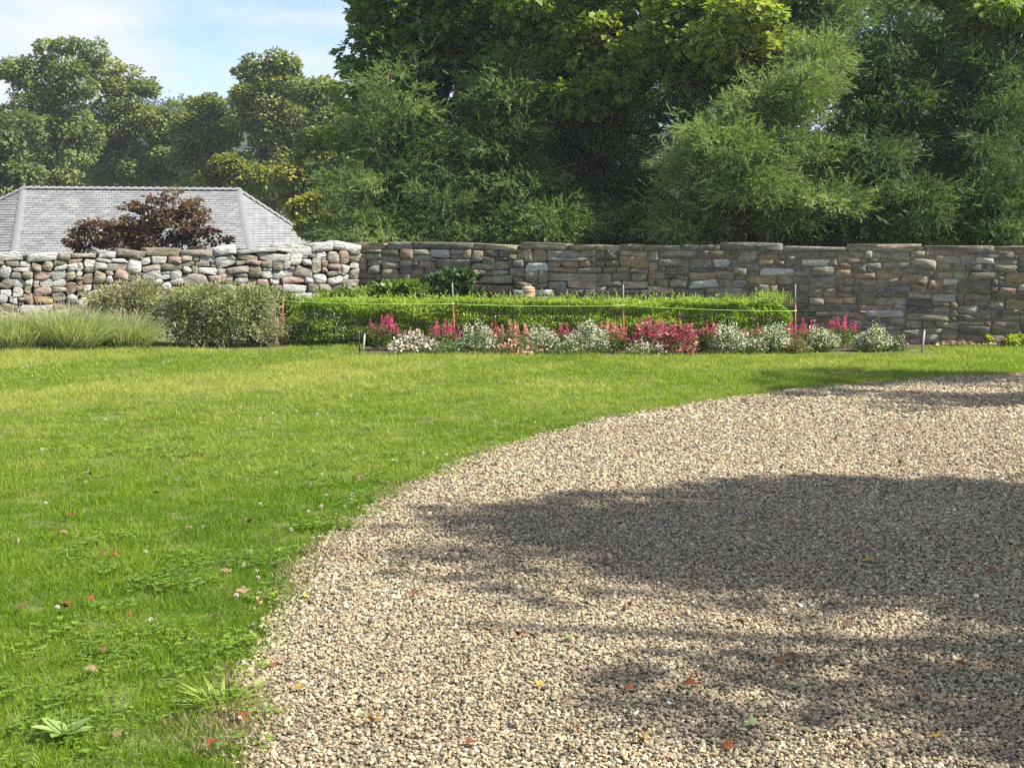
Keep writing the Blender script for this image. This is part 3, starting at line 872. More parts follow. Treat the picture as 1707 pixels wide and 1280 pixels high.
# ------------------------------------------------------------------ far hill and wood
hx = np.linspace(-420, 260, 120); hy = np.linspace(240, 520, 30)
HX, HY = np.meshgrid(hx, hy)
def hill_z(X, Y):
    q = np.sin((Y - 240) / 280 * math.pi * .5)
    return -9 + q * (41 + 7 * np.sin(X * .018 + 1.9) + 4 * np.sin(X * .047 + .4) + 10 * sm(-90, -170, X))
HV = np.stack([HX, HY, hill_z(HX, HY)], -1).reshape(-1, 3)
ii = (np.arange(29)[:, None] * 120 + np.arange(119)[None, :]).ravel()
hill = obj('hill', mesh_np('hill', HV, np.stack([ii, ii + 1, ii + 121, ii + 120], -1).ravel(), np.arange(len(ii)) * 4, smooth=True),
           noise_mat('hill_soil', [(0.3, (.02, .035, .016)), (0.7, (.045, .065, .025))], scale=.05, bump=0))
tag(hill, kind='structure')
r = np.random.default_rng(3)
cx, cy = r.uniform(-190, 40, 700), r.uniform(300, 515, 700)
C = np.stack([cx, cy, hill_z(cx, cy) + 4.5], -1)
V, L, S, T = crown_broad(C, nrm(np.tile([[0, -.4, 1.]], (700, 1))), r.uniform(4, 7, 700), 26000, 1.5, QUAD_V, QUAD_F, r, flat=.9, tint0=.3)
M['hill_wood'] = leaf_mat('hill_wood_leaf', [(0.0, (0.022, 0.048, 0.033)), (.5, (0.042, 0.078, 0.045)), (1.0, (0.072, 0.108, 0.053))], transl=.2, noise_scale=.03)
tag(obj('hillside_forest', mesh_np('hillside_forest', V, L, S, T), M['hill_wood']), 'dark wooded hillside far behind the tall trees', 'forest', kind='stuff')

# ------------------------------------------------------------------ trees behind the house
def far_tree(label, Y, lobes, n, mat, seed, size=.19, rad=.7, tint0=.35, cover=1.5, name='leafy_tree', r0=.22, group='trees behind the house'):
    lb = [lobe_px(x, y, Y, a, b) for x, y, a, b in lobes]
    bx = sum(l[0] for l in lb) / len(lb)
    by = Y
    make_tree(name, label, 'tree', (bx, by, float(gz(bx, by)) - .1), lb, rad, cover, int(n * 1.55), size, mat, seed, r0=r0, nlimb=60, group=group, tint0=tint0)
far_tree('tall tree with thin brownish crown, leftmost against the sky', 72,
         [(145, 82, 24, 22), (95, 88, 30, 20), (60, 122, 46, 17), (18, 116, 18, 8), (120, 140, 55, 40), (60, 190, 50, 45), (105, 235, 62, 60), (60, 285, 60, 40)], 17000, 'far_brown', 21)
far_tree('round topped green and brown tree right of the tallest left tree', 76,
         [(195, 132, 34, 26), (225, 160, 42, 34), (190, 200, 60, 45), (180, 262, 62, 50), (245, 235, 42, 55)], 15000, 'far_green', 22, tint0=.42)
far_tree('lower tree with brownish green top above the middle of the roof', 74,
         [(270, 200, 34, 26), (290, 250, 45, 45), (250, 285, 50, 35)], 11000, 'far_green', 23)
far_tree('lower yellowish tree beside the tall tree above the roof', 70,
         [(345, 185, 32, 28), (330, 225, 40, 36), (375, 215, 30, 34), (350, 275, 48, 38)], 12000, 'far_brown', 24, tint0=.4)
far_tree('tall full green tree standing above the right half of the roof', 68,
         [(450, 110, 34, 24), (415, 140, 26, 26), (470, 150, 44, 34), (430, 195, 45, 45), (490, 205, 44, 45), (450, 265, 62, 50), (430, 300, 50, 30)], 19000, 'far_green', 25, tint0=.42)
far_tree('dark leaning tree between the tall green tree and the evergreens', 60,
         [(535, 165, 36, 28), (555, 205, 36, 36), (530, 240, 34, 40), (560, 275, 40, 50)], 12000, 'far_green', 26, tint0=.28)
far_tree('pale green willow like tree at the left edge of the picture', 58,
         [(8, 225, 34, 36), (10, 285, 48, 40), (-50, 230, 60, 70)], 11000, 'far_pale', 27, size=.2)
far_tree('small yellow green tree just above the ridge of the roof', 56,
         [(385, 285, 28, 22), (420, 300, 30, 22), (360, 305, 30, 15)], 6000, 'far_yellow', 28, rad=.5, r0=.08)
far_tree('yellow green young tree beside the dark leaning tree', 48,
         [(500, 290, 30, 35), (520, 330, 32, 40), (535, 250, 22, 30)], 8000, 'far_yellow', 29, size=.17, rad=.45, r0=.08)
far_tree('dark tree filling the gap low behind the roof', 84,
         [(140, 300, 110, 50), (300, 300, 110, 45), (470, 300, 90, 60), (600, 280, 90, 90)], 16000, 'far_green', 30, tint0=.2, size=.4)
far_tree('orange tinged bush at the right end of the roof', 40,
         [(517, 350, 22, 22), (530, 375, 26, 24)], 4500, 'far_yellow', 31, size=.13, rad=.32, tint0=.75, r0=.05, name='leafy_bush', group=None)

# ------------------------------------------------------------------ house with grey shingle roof
A_, B_ = at(40, 313.5, 44), at(397, 316, 45.5)
FA, FB = at(20, 442, 41.1), at(420, 437, 42.6)
LW, RW = at(-185, 425, 42.6), at(590, 442, 46.0)
ax = (B_ - A_).normalized()
def mirror(p):
    d = p - A_; al = ax * d.dot(Vector((ax.x, ax.y, 0)).normalized())
    q = Vector((d.x, d.y, 0)); axh = Vector((ax.x, ax.y, 0)).normalized()
    par = axh * q.dot(axh); per = q - par
    return A_ + par - per + Vector((0, 0, d.z))
BA, BB = mirror(FA), mirror(FB)
house = thing('house', 'low house with a grey shingled hip roof behind the sunlit stone wall', 'house', (A_.x + 3, 44.5, -2.0))
H0 = Vector(house.location)
faces = [(A_, FA, FB, B_), (A_, LW, FA), (B_, FB, RW), (B_, RW, BB), (A_, B_, BB, BA), (A_, BA, LW)]
M['shingle'] = leaf_mat('roof_shingle', [(0.0, (.15, .155, .16)), (.5, (.22, .225, .225)), (1.0, (.29, .29, .285))], transl=0.0, rough=.9, spec=.15, noise_scale=2.5)
M['roof_cap'] = plain_mat('roof_cap_shingle', (.19, .195, .195), .9)
M['siding'] = plain_mat('house_siding', (.55, .53, .48), .8)
rv, rf = [], []
for f in faces:
    k = len(rv); rv += [tuple(p - H0 - Vector((0, 0, .06))) for p in f]; rf.append(tuple(range(k, k + len(f))))
roof = obj('roof', mesh_py('roof', rv, rf), M['roof_cap'], house)
sv, sl, ss, stn = [], [], [], []
def clip_poly(poly, a, c, keep_less):
    out_ = []
    for i in range(len(poly)):
        p, q = poly[i], poly[(i + 1) % len(poly)]
        dp, dq = (p.dot(a) - c), (q.dot(a) - c)
        ip, iq = (dp <= 0) == keep_less or dp == 0, (dq <= 0) == keep_less or dq == 0
        if ip: out_.append(p)
        if ip != iq and abs(dp - dq) > 1e-9:
            out_.append(p.lerp(q, dp / (dp - dq)))
    return out_
rr2 = random.Random(9)
for fi, f in enumerate(faces[:3]):
    nn = (f[1] - f[0]).cross(f[2] - f[0]).normalized()
    if nn.z < 0: nn = -nn
    if len(f) == 4:     # two nearly coplanar halves
        polys = [[f[0], f[1], f[2]], [f[0], f[2], f[3]]]
    else: polys = [list(f)]
    for poly in polys:
        nn = (poly[1] - poly[0]).cross(poly[2] - poly[0]).normalized()
        if nn.z < 0: nn = -nn
        ua = Vector((-nn.y, nn.x, 0)).normalized(); va = nn.cross(ua)
        if va.z < 0: va = -va
        vs = [p.dot(va) for p in poly]; us = [p.dot(ua) for p in poly]
        v0 = min(p.dot(va) for p in f); course = .115
        j = 0
        v = math.floor(min(vs) / course) * course
        while v < max(vs):
            row = clip_poly(clip_poly(poly, va, v, False), va, v + course, True)
            if len(row) >= 3:
                u = math.floor(min(us) / .27) * .27 + (round(v / course) % 3) * .09
                while u < max(us):
                    tab = clip_poly(clip_poly(row, ua, u + .005, False), ua, u + .265, True)
                    if len(tab) >= 3:
                        th_ = rr2.uniform(.010, .020); tn_ = min(max(rr2.gauss(.55, .13), 0), 1)
                        k0 = len(sv)
                        low = min(p.dot(va) for p in tab)
                        for p in tab:
                            h_ = th_ * (1 - (p.dot(va) - v) / course) + .004
                            sv.append(p + nn * h_ - H0); stn.append(tn_)
                        sl += list(range(k0, k0 + len(tab))); ss.append(len(sl) - len(tab))
                        # butt edge under the tab
                        ed = sorted(range(len(tab)), key=lambda i: tab[i].dot(va))[:2]
                        p, q = tab[ed[0]], tab[ed[1]]
                        k1 = len(sv)
                        hp = th_ * (1 - (p.dot(va) - v) / course) + .004
                        sv += [p + nn * hp - H0, q + nn * hp - H0, q - nn * .01 - H0, p - nn * .01 - H0]; stn += [0.2] * 4
                        sl += [k1, k1 + 1, k1 + 2, k1 + 3]; ss.append(len(sl) - 4)
                    u += .27
            v += course
sh = obj('shingles', mesh_np('shingles', np.array([tuple(p) for p in sv]), sl, ss, stn), M['shingle'], roof)
sh['kind'] = 'stuff'
def cap_strip(p, q, w, nm):
    """overlapping ridge or hip caps"""
    n_ = max(2, int((q - p).length / .22)); V, F = [], []
    d = (q - p).normalized(); side = d.cross(Vector((0, 0, 1))).normalized(); up = side.cross(d)
    for i in range(n_):
        a = p + (q - p) * (i / n_); b = p + (q - p) * ((i + 1.12) / n_)
        k = len(V)
        for e, hgt in ((a, .02), (b, .05)):
            V += [e - side * w - up * (.45 * w - .01) + up * hgt - H0, e + up * (hgt + .02) - H0, e + side * w - up * (.45 * w - .01) + up * hgt - H0]
        F += [(k, k + 1, k + 4, k + 3), (k + 1, k + 2, k + 5, k + 4), (k + 3, k + 4, k + 5)]
    obj(nm, mesh_py(nm, V, F), M['roof_cap'], roof)
cap_strip(A_, B_, .13, 'ridge_cap')
for p, q in ((FA, A_), (FB, B_), (LW, A_), (RW, B_)): cap_strip(p, q, .12, 'hip_cap')
ring = [LW, FA, FB, RW, BB, BA]
cen = sum(ring, Vector()) / 6
wv = []
for p in ring:
    q = cen + (p - cen) * .93
    wv += [(q.x - H0.x, q.y - H0.y, -.4), (q.x - H0.x, q.y - H0.y, p.z - H0.z + .03)]
obj('wall', mesh_py('house_wall', wv, [(2 * i, 2 * ((i + 1) % 6), 2 * ((i + 1) % 6) + 1, 2 * i + 1) for i in range(6)]), M['siding'], house)

# ------------------------------------------------------------------ maroon maple between wall and house
lb = [lobe_px(x, y, 25.0, a, b) for x, y, a, b in ((285, 345, 50, 26), (240, 365, 55, 28), (310, 375, 48, 30), (190, 378, 45, 24), (330, 400, 40, 24), (150, 395, 38, 18), (230, 405, 75, 24), (135, 408, 24, 10))]
make_tree('japanese_maple', 'maroon leaved maple bush in front of the grey roof', 'tree', gbase(240, 25.0), lb, .13, 1.0, 8500, .07, 'maroon', 41, r0=.05, nlimb=80, tint0=.42, flat=.4, droop=.5, shell=(.5, 1.18))

# ------------------------------------------------------------------ evergreens and maples behind the wall
G_CED = 'red cedars behind the stone wall'
def cedar(label, x, Y, lobes, n, seed, tint0=.36, size=.20, rad=.30, cover=1.5, r0=.16, nlimb=60, shell=(.5, 1.0)):
    lb = [lobe_px(px, py, Y + dy, a, b, dep) for px, py, a, b, dy, dep in lobes]
    p = gbase(x, Y + .3)
    make_tree('red_cedar', label, 'tree', p, lb, rad, cover, int(n * 1.25), size, 'cedar', seed, kind='cedar', r0=r0, nlimb=nlimb, group=G_CED, bark='bark_red', tint0=tint0, top=(p[0], p[1], max(l[2] + l[5] for l in lb) - .2), shell=shell)
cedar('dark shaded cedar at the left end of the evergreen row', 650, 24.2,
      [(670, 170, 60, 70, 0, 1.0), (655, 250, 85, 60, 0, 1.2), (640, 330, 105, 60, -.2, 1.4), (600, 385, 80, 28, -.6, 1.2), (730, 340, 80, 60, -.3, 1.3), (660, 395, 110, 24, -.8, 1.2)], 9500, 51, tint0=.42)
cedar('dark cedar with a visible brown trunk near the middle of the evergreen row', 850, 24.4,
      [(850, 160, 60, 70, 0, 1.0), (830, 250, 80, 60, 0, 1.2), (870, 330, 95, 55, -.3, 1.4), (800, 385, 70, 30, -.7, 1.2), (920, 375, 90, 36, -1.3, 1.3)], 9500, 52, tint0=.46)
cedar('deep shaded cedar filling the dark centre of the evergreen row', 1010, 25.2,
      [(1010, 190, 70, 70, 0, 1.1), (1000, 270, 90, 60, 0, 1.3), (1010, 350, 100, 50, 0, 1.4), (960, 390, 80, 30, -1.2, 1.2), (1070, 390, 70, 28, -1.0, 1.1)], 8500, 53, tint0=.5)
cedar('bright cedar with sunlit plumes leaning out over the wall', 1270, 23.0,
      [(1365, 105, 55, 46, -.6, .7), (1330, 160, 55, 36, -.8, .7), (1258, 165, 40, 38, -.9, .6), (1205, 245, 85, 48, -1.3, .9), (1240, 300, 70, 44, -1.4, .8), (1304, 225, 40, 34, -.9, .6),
       (1385, 340, 48, 22, -1.4, .6), (1300, 350, 60, 36, -.6, .9), (1150, 290, 60, 50, -.6, .8), (1180, 375, 80, 30, -.6, .9), (1340, 260, 50, 50, -.2, .8)], 11500, 54, tint0=.74, rad=.27, shell=(.35, 1.1))  # raised tint paints sunlight into the plumes' colour
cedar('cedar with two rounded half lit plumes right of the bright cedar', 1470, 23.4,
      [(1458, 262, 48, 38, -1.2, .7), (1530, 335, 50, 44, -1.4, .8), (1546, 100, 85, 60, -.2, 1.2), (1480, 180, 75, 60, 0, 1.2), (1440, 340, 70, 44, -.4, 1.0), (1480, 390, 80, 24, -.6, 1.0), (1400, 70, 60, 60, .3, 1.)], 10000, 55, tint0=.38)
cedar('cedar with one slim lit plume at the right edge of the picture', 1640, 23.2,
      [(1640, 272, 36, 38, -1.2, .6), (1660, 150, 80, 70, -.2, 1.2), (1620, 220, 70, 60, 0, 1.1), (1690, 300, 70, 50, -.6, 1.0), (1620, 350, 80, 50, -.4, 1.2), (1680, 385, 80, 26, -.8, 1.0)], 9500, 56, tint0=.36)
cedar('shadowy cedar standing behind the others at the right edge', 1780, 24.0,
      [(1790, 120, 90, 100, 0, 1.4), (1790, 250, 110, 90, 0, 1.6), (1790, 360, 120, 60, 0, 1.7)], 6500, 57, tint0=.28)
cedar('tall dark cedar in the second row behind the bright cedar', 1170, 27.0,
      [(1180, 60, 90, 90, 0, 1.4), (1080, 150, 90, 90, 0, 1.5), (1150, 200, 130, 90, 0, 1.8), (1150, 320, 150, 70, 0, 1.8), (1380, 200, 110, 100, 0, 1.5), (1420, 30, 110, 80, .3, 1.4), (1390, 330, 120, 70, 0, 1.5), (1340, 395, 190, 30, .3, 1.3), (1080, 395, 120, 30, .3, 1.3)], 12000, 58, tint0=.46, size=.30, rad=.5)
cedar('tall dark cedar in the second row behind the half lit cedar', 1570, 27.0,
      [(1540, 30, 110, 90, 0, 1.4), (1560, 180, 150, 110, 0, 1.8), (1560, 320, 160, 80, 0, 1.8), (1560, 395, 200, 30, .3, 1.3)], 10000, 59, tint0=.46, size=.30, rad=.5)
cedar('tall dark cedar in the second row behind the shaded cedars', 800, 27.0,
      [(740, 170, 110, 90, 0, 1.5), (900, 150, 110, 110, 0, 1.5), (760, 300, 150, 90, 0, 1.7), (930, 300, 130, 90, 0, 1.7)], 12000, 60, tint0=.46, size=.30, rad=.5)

def maple(label, x, Y, lobes, n, seed, size=.13, tint0=.35, rad=.38, cover=1.3, r0=.2):
    lb = [lobe_px(px, py, Y + dy, a, b, dep) for px, py, a, b, dy, dep in lobes]
    p = gbase(x, Y + 1.0)
    make_tree('maple_tree', label, 'tree', p, lb, rad, cover, n, size, 'maple', seed, tv=MAP_V, tf=MAP_F, r0=r0, nlimb=70, group='maples among the cedars', tint0=tint0, flat=.4, droop=.25,
              top=(p[0], p[1], max(l[2] for l in lb)))
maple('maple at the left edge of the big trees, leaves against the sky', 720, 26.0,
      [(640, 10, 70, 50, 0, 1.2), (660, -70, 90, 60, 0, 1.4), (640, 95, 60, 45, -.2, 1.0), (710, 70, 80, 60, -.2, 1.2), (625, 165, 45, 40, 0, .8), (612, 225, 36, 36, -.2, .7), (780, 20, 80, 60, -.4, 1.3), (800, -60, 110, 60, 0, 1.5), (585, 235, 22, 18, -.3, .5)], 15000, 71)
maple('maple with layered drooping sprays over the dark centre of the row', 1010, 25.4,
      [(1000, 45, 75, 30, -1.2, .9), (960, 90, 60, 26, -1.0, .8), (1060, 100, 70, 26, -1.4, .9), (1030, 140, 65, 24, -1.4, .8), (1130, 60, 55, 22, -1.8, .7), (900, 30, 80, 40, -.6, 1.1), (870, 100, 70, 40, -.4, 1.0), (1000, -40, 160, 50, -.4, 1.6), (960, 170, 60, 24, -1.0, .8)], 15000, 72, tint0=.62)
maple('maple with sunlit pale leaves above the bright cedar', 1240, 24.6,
      [(1180, 66, 60, 20, -1.6, .7), (1245, 26, 60, 22, -1.8, .7), (1130, 20, 80, 26, -1.0, 1.0), (1270, 80, 45, 20, -1.5, .6), (1215, 100, 70, 20, -1.2, .8), (1300, -30, 130, 40, -.6, 1.4), (1170, 130, 70, 26, -.6, .9)], 11000, 73, tint0=.8)  # sunlight on these leaves is partly painted in by the high tint
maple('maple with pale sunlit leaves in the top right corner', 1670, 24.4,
      [(1650, 15, 60, 22, -1.6, .8), (1700, 30, 60, 20, -1.5, .7), (1640, -40, 120, 40, -.8, 1.3), (1600, 60, 50, 20, -1.0, .7)], 7000, 74, tint0=.8)  # high tint puts the sunlit look into the leaf colour

# ------------------------------------------------------------------ trees beside the drive, outside the picture: they shade the gravel
def shade_tree(label, base, zones, seed, n, hr=(8.0, 14.0), size=.15, rad=.42):
    r = np.random.default_rng(seed)
    C, D, RR = [], [], []
    hx_, hy_ = TO_SUN.x / TO_SUN.z, TO_SUN.y / TO_SUN.z
    for (X, Y, rx, ry, cnt) in zones:
        for _ in range(cnt):
            a = r.uniform(0, 6.28); q = min(abs(r.normal(0, .62)), 1.5)
            h = r.uniform(*hr)
            gx, gy = X + rx * q * math.cos(a), Y + ry * q * math.sin(a)
            C.append((gx + hx_ * h, gy + hy_ * h, h)); D.append((math.cos(a), math.sin(a), .4)); RR.append(rad * r.uniform(.6, 1.3))
    C = np.array(C); D = nrm(np.array(D)); RR = np.array(RR)
    make_tree('shade_tree', label, 'tree', base, None, rad, 1, n, size, 'maple', seed, tv=HULL_V, tf=HULL_F, r0=.3, nlimb=70, group='trees beside the drive', cl=(C, D, RR), top=(base[0] - .5, base[1] + .5, hr[1] - 1), flat=.5)
def tree_bed(x, y, rad):
    a_ = np.linspace(0, 2 * math.pi, 40, endpoint=False); q = rad * (1 + .06 * np.sin(a_ * 3 + x))
    me = mesh_py('tree_bed', [(x + c * d_, y + s_ * d_, .010) for c, s_, d_ in zip(np.cos(a_), np.sin(a_), q)], [tuple(range(40))])
    tag(obj('tree_bed', me, M['mulch']), kind='structure')
tree_bed(12.6, 2.6, 2.2); tree_bed(17.5, 11.2, 2.2)
shade_tree('broad leafy tree on the near right beside the drive', (12.6, 2.6, -.05),
           [(2.7, 7.6, 2.4, 1.0, 90), (1.2, 7.5, 1.3, .8, 34), (4.9, 8.0, 2.8, 1.2, 60), (2.7, 4.85, 1.35, .5, 40), (1.9, 4.5, .7, .3, 9), (4.2, 5.4, 1.9, .9, 46), (3.5, 6.3, 1.9, .55, 34), (3.3, 4.5, .9, .4, 16), (0.7, 7.5, 1.1, .7, 22), (2.2, 6.5, 1.7, .5, 38), (2.9, 5.4, 1.2, .4, 14), (2.6, 4.3, 1.0, .25, 12), (2.4, 8.6, 2.4, .5, 40)], 81, 23000)
shade_tree('leafy tree farther up on the right beside the drive', (17.5, 11.2, -.05),
           [(6.2, 13.6, 2.8, .8, 46), (4.6, 15.6, 1.6, .45, 20), (9.0, 14.2, 2.6, 1.4, 40)], 82, 11000, hr=(8, 13))

# ------------------------------------------------------------------ hedge and shrubs in front of the wall
def leaf_blob(C, D, RR, n, size, r, tv=QUAD_V, tf=QUAD_F, flat=.8, tint0=.4, up=.6, asc=.4, width=None):
    w = RR ** 2; w = w / w.sum()
    idx = r.choice(len(C), n, p=w)
    d = rdir(n, r); q = r.uniform(.2, 1, n) ** .5
    P = C[idx] + d * (RR[idx] * q)[:, None] * np.array([1, 1, flat])
    F = nrm(d * .6 + D[idx] * .5 + np.array([0, 0, asc]) + r.normal(0, .45, (n, 3)))
    U = nrm(np.array([.35, -.2, up + .3]) + d * .5 + r.normal(0, .45, (n, 3)))
    s = size * r.uniform(.65, 1.35, n)
    V, L, S, k = stamp(tv, tf, P, F, U, s, s * width if width else None)
    return V, L, S, np.repeat(np.clip(tint0 + r.normal(0, .16, n), 0, 1), k)
def shrub(name, label, px, py, lobes, n, size, mat, seed, rad=.12, tint0=.4, width=None, asc=.4, stems=14, group=None, Yf=None, cat='shrub', bark='bark', cover=1.6, tv=QUAD_V, tf=QUAD_F, part='foliage', stem_r=.012):
    r = np.random.default_rng(seed)
    b = gnd(px, py) if Yf is None else None
    Y = b.y if b is not None else Yf
    lb = [lobe_px(x, y, Y + dy, a, c_, dep) for x, y, a, c_, dy, dep in lobes]
    base = Vector((b.x, b.y + .2, 0)) if b is not None else Vector((at(px, py, Yf).x, Yf, 0))
    base.z = float(gz(base.x, base.y))
    C, D, RR = clumps_from_lobes(lb, rad, cover, r, (.2, 1.0))
    k = C[:, 2] > base.z + rad * .4
    C, D, RR = C[k], D[k], RR[k]
    th = thing(name, label, cat, base, group)
    V, L, S, T = leaf_blob(C, D, RR, n, size, r, tint0=tint0, width=width, asc=asc, tv=tv, tf=tf)
    V = V - np.array(base)
    V[:, 2] = np.maximum(V[:, 2], .004)
    obj(part, mesh_np(part, V, L, S, T), M[mat], th)
    paths = []
    for j in r.choice(len(C), min(stems, len(C)), replace=False):
        c_ = Vector(C[j]) - base
        s = Vector((c_.x * .5 + r.normal(0, .03), c_.y * .5 + r.normal(0, .03), -.02))
        paths.append([(s, stem_r), (s.lerp(c_, .5) + Vector((r.normal(0, .02), r.normal(0, .02), 0)), stem_r * .7), (c_, stem_r * .3)])
    if len(paths) > 3: obj('stems', tube_mesh('stems', paths, 4), M[bark], th)
    return th

# the long clipped hedge
r = np.random.default_rng(100)
hl, hr_ = at(474, 577, 20.0), at(1322, 577, 19.45)
hedge = thing('hedge', 'long clipped green hedge behind the flower bed and the string line', 'hedge', ((hl.x + hr_.x) / 2, 20.05, 0))
hb = Vector(hedge.location)
n = 62000
u = r.uniform(0, 1, n)
hz = at(853, 503, 20.2).z
depth = .72
side = r.uniform(0, 1, n)
# most leaves close to the front, top and back faces
v = r.uniform(0, 1, n); w_ = r.uniform(0, 1, n)
sel = side < .42; v[sel] = 1 - np.abs(r.normal(0, .10, sel.sum()))       # top
sel = (side >= .42) & (side < .82); w_[sel] = np.abs(r.normal(0, .12, sel.sum()))  # front
X = hl.x + (hr_.x - hl.x) * u
wob = noise2(X, v * 3, 1.4, 6.0, 3)
Yc = 20.02 - .5 * (X - hl.x) / (hr_.x - hl.x) * 1.0
Y = Yc + w_ * depth + wob * .16 + .10 * (v ** 2) * (w_ < .3)
Z = np.clip(v, 0, 1) * (hz + .06 * noise2(X, Y, .8, 3.0, 2) + .05 * noise2(X, Y, 3.5, 13.0, 2)) + .01
# rounded ends
edge = np.minimum(X - hl.x, hr_.x - X); Z *= np.clip(.72 + edge * 1.4, 0, 1)
P = np.stack([X, Y, Z], -1)
dd = np.stack([np.zeros(n), (w_ - .5) * 1.2, (v - .3)], -1)
F = nrm(dd + np.array([0, 0, .7]) + r.normal(0, .45, (n, 3)))
U = nrm(np.array([.35, -.35, .9]) + r.normal(0, .5, (n, 3)))
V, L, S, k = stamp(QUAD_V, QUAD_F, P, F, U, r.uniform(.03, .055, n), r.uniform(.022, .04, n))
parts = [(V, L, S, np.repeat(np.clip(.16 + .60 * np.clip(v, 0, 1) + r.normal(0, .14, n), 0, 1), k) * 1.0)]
# tint paints in the light: brighter toward the sunlit top and the shoots
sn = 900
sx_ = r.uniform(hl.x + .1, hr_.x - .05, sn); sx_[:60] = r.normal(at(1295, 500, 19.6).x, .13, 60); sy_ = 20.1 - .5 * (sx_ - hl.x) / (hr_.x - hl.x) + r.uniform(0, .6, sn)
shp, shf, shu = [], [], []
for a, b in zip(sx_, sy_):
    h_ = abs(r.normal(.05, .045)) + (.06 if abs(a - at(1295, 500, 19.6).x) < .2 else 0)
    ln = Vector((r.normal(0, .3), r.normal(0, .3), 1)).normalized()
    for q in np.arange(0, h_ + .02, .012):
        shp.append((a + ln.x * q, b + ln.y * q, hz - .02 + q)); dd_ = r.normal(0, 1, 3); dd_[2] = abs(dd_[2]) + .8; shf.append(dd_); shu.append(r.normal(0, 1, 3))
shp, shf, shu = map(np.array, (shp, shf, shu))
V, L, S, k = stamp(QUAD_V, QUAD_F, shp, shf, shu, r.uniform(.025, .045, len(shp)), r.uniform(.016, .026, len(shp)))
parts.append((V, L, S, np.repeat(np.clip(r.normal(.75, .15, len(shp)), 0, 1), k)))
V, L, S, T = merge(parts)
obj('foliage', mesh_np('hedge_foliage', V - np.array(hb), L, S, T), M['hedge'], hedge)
paths = []
for i in range(70):
    a = r.uniform(hl.x + .1, hr_.x - .1); b = 20.35 - .5 * (a - hl.x) / (hr_.x - hl.x) + r.uniform(-.12, .12)
    p0 = Vector((a, b, -.02)) - hb
    for j in range(2):
        p1 = Vector((a + r.normal(0, .15), b + r.normal(0, .18), r.uniform(.35, .6))) - hb
        paths.append([(p0, .012), (p0.lerp(p1, .5) + Vector((r.normal(0, .03), r.normal(0, .03), 0)), .008), (p1, .004)])
obj('stems', tube_mesh('hedge_stems', paths, 4), M['bark'], hedge)

shrub('broadleaf_shrub', 'bright leafy shrub rising behind the left part of the hedge', 640, 560, [(660, 487, 48, 16, 0, .3), (610, 495, 34, 14, 0, .25), (700, 490, 30, 14, 0, .25), (560, 500, 40, 10, 0, .2), (640, 515, 90, 20, 0, .3)], 5200, .085, 'rhodo', 111, Yf=20.95, rad=.1)
shrub('broadleaf_shrub', 'dark shaded shrub behind the hedge beside the second orange stake', 755, 560, [(745, 475, 40, 18, 0, .22), (775, 465, 16, 12, 0, .2), (760, 500, 60, 20, 0, .25)], 3200, .08, 'dark_shrub', 112, Yf=21.0, rad=.1)
shrub('grey_leaved_bush', 'large grey green bush left of the first orange stake', 360, 578, [(340, 495, 60, 24, 0, .45), (300, 520, 55, 34, 0, .45), (390, 515, 60, 40, 0, .45), (350, 548, 85, 28, 0, .45), (420, 500, 40, 22, 0, .4)], 15000, .05, 'grey_bush', 113, rad=.12, width=.5, stems=40)
shrub('grey_leaved_bush', 'brownish twiggy bush at the near side of the first orange stake', 440, 577, [(440, 510, 32, 28, 0, .35), (440, 548, 36, 28, 0, .35), (420, 530, 30, 30, 0, .3)], 6500, .045, 'brown_bush', 114, rad=.1, width=.4, stems=34)
shrub('grey_leaved_bush', 'straggly brownish bush above the pale grass at left', 200, 575, [(190, 500, 50, 26, .3, .4), (235, 490, 45, 24, .3, .4), (165, 520, 34, 22, .2, .35), (230, 525, 55, 30, .2, .4)], 10000, .05, 'brown_bush', 115, rad=.12, width=.45, stems=50, tint0=.45)
shrub('leafy_shrub', 'low bright green shrub squeezed between bush and hedge by the first stake', 462, 577, [(455, 492, 24, 12, .5, .2), (470, 510, 22, 16, .5, .2)], 1600, .06, 'rhodo', 116, rad=.08, stems=8)
shrub('low_shrub', 'low dark green shrub at the foot of the wall right of the flowers', 1500, 572, [(1500, 560, 34, 10, 0, .2), (1475, 562, 20, 8, 0, .18), (1530, 562, 22, 9, 0, .18)], 2600, .05, 'dark_shrub', 117, rad=.07, stems=8, tint0=.5)
shrub('twiggy_shrub', 'dark bare looking shrub behind the leaning grey stake', 1548, 572, [(1545, 545, 18, 18, .1, .2), (1555, 560, 20, 10, .1, .2)], 900, .04, 'dark_shrub', 118, rad=.08, stems=34, tint0=.2, stem_r=.007)
shrub('lime_plant', 'small lime yellow plant at the foot of the wall near the right edge', 1650, 576, [(1650, 568, 11, 6, 0, .1)], 420, .05, 'lime', 119, rad=.05, stems=0, cat='plant')
shrub('lime_plant', 'wider lime green plant at the very right edge under the wall', 1695, 578, [(1700, 569, 24, 7, 0, .16), (1685, 572, 14, 5, 0, .12)], 800, .055, 'lime', 120, rad=.06, stems=0, cat='plant', tint0=.25)

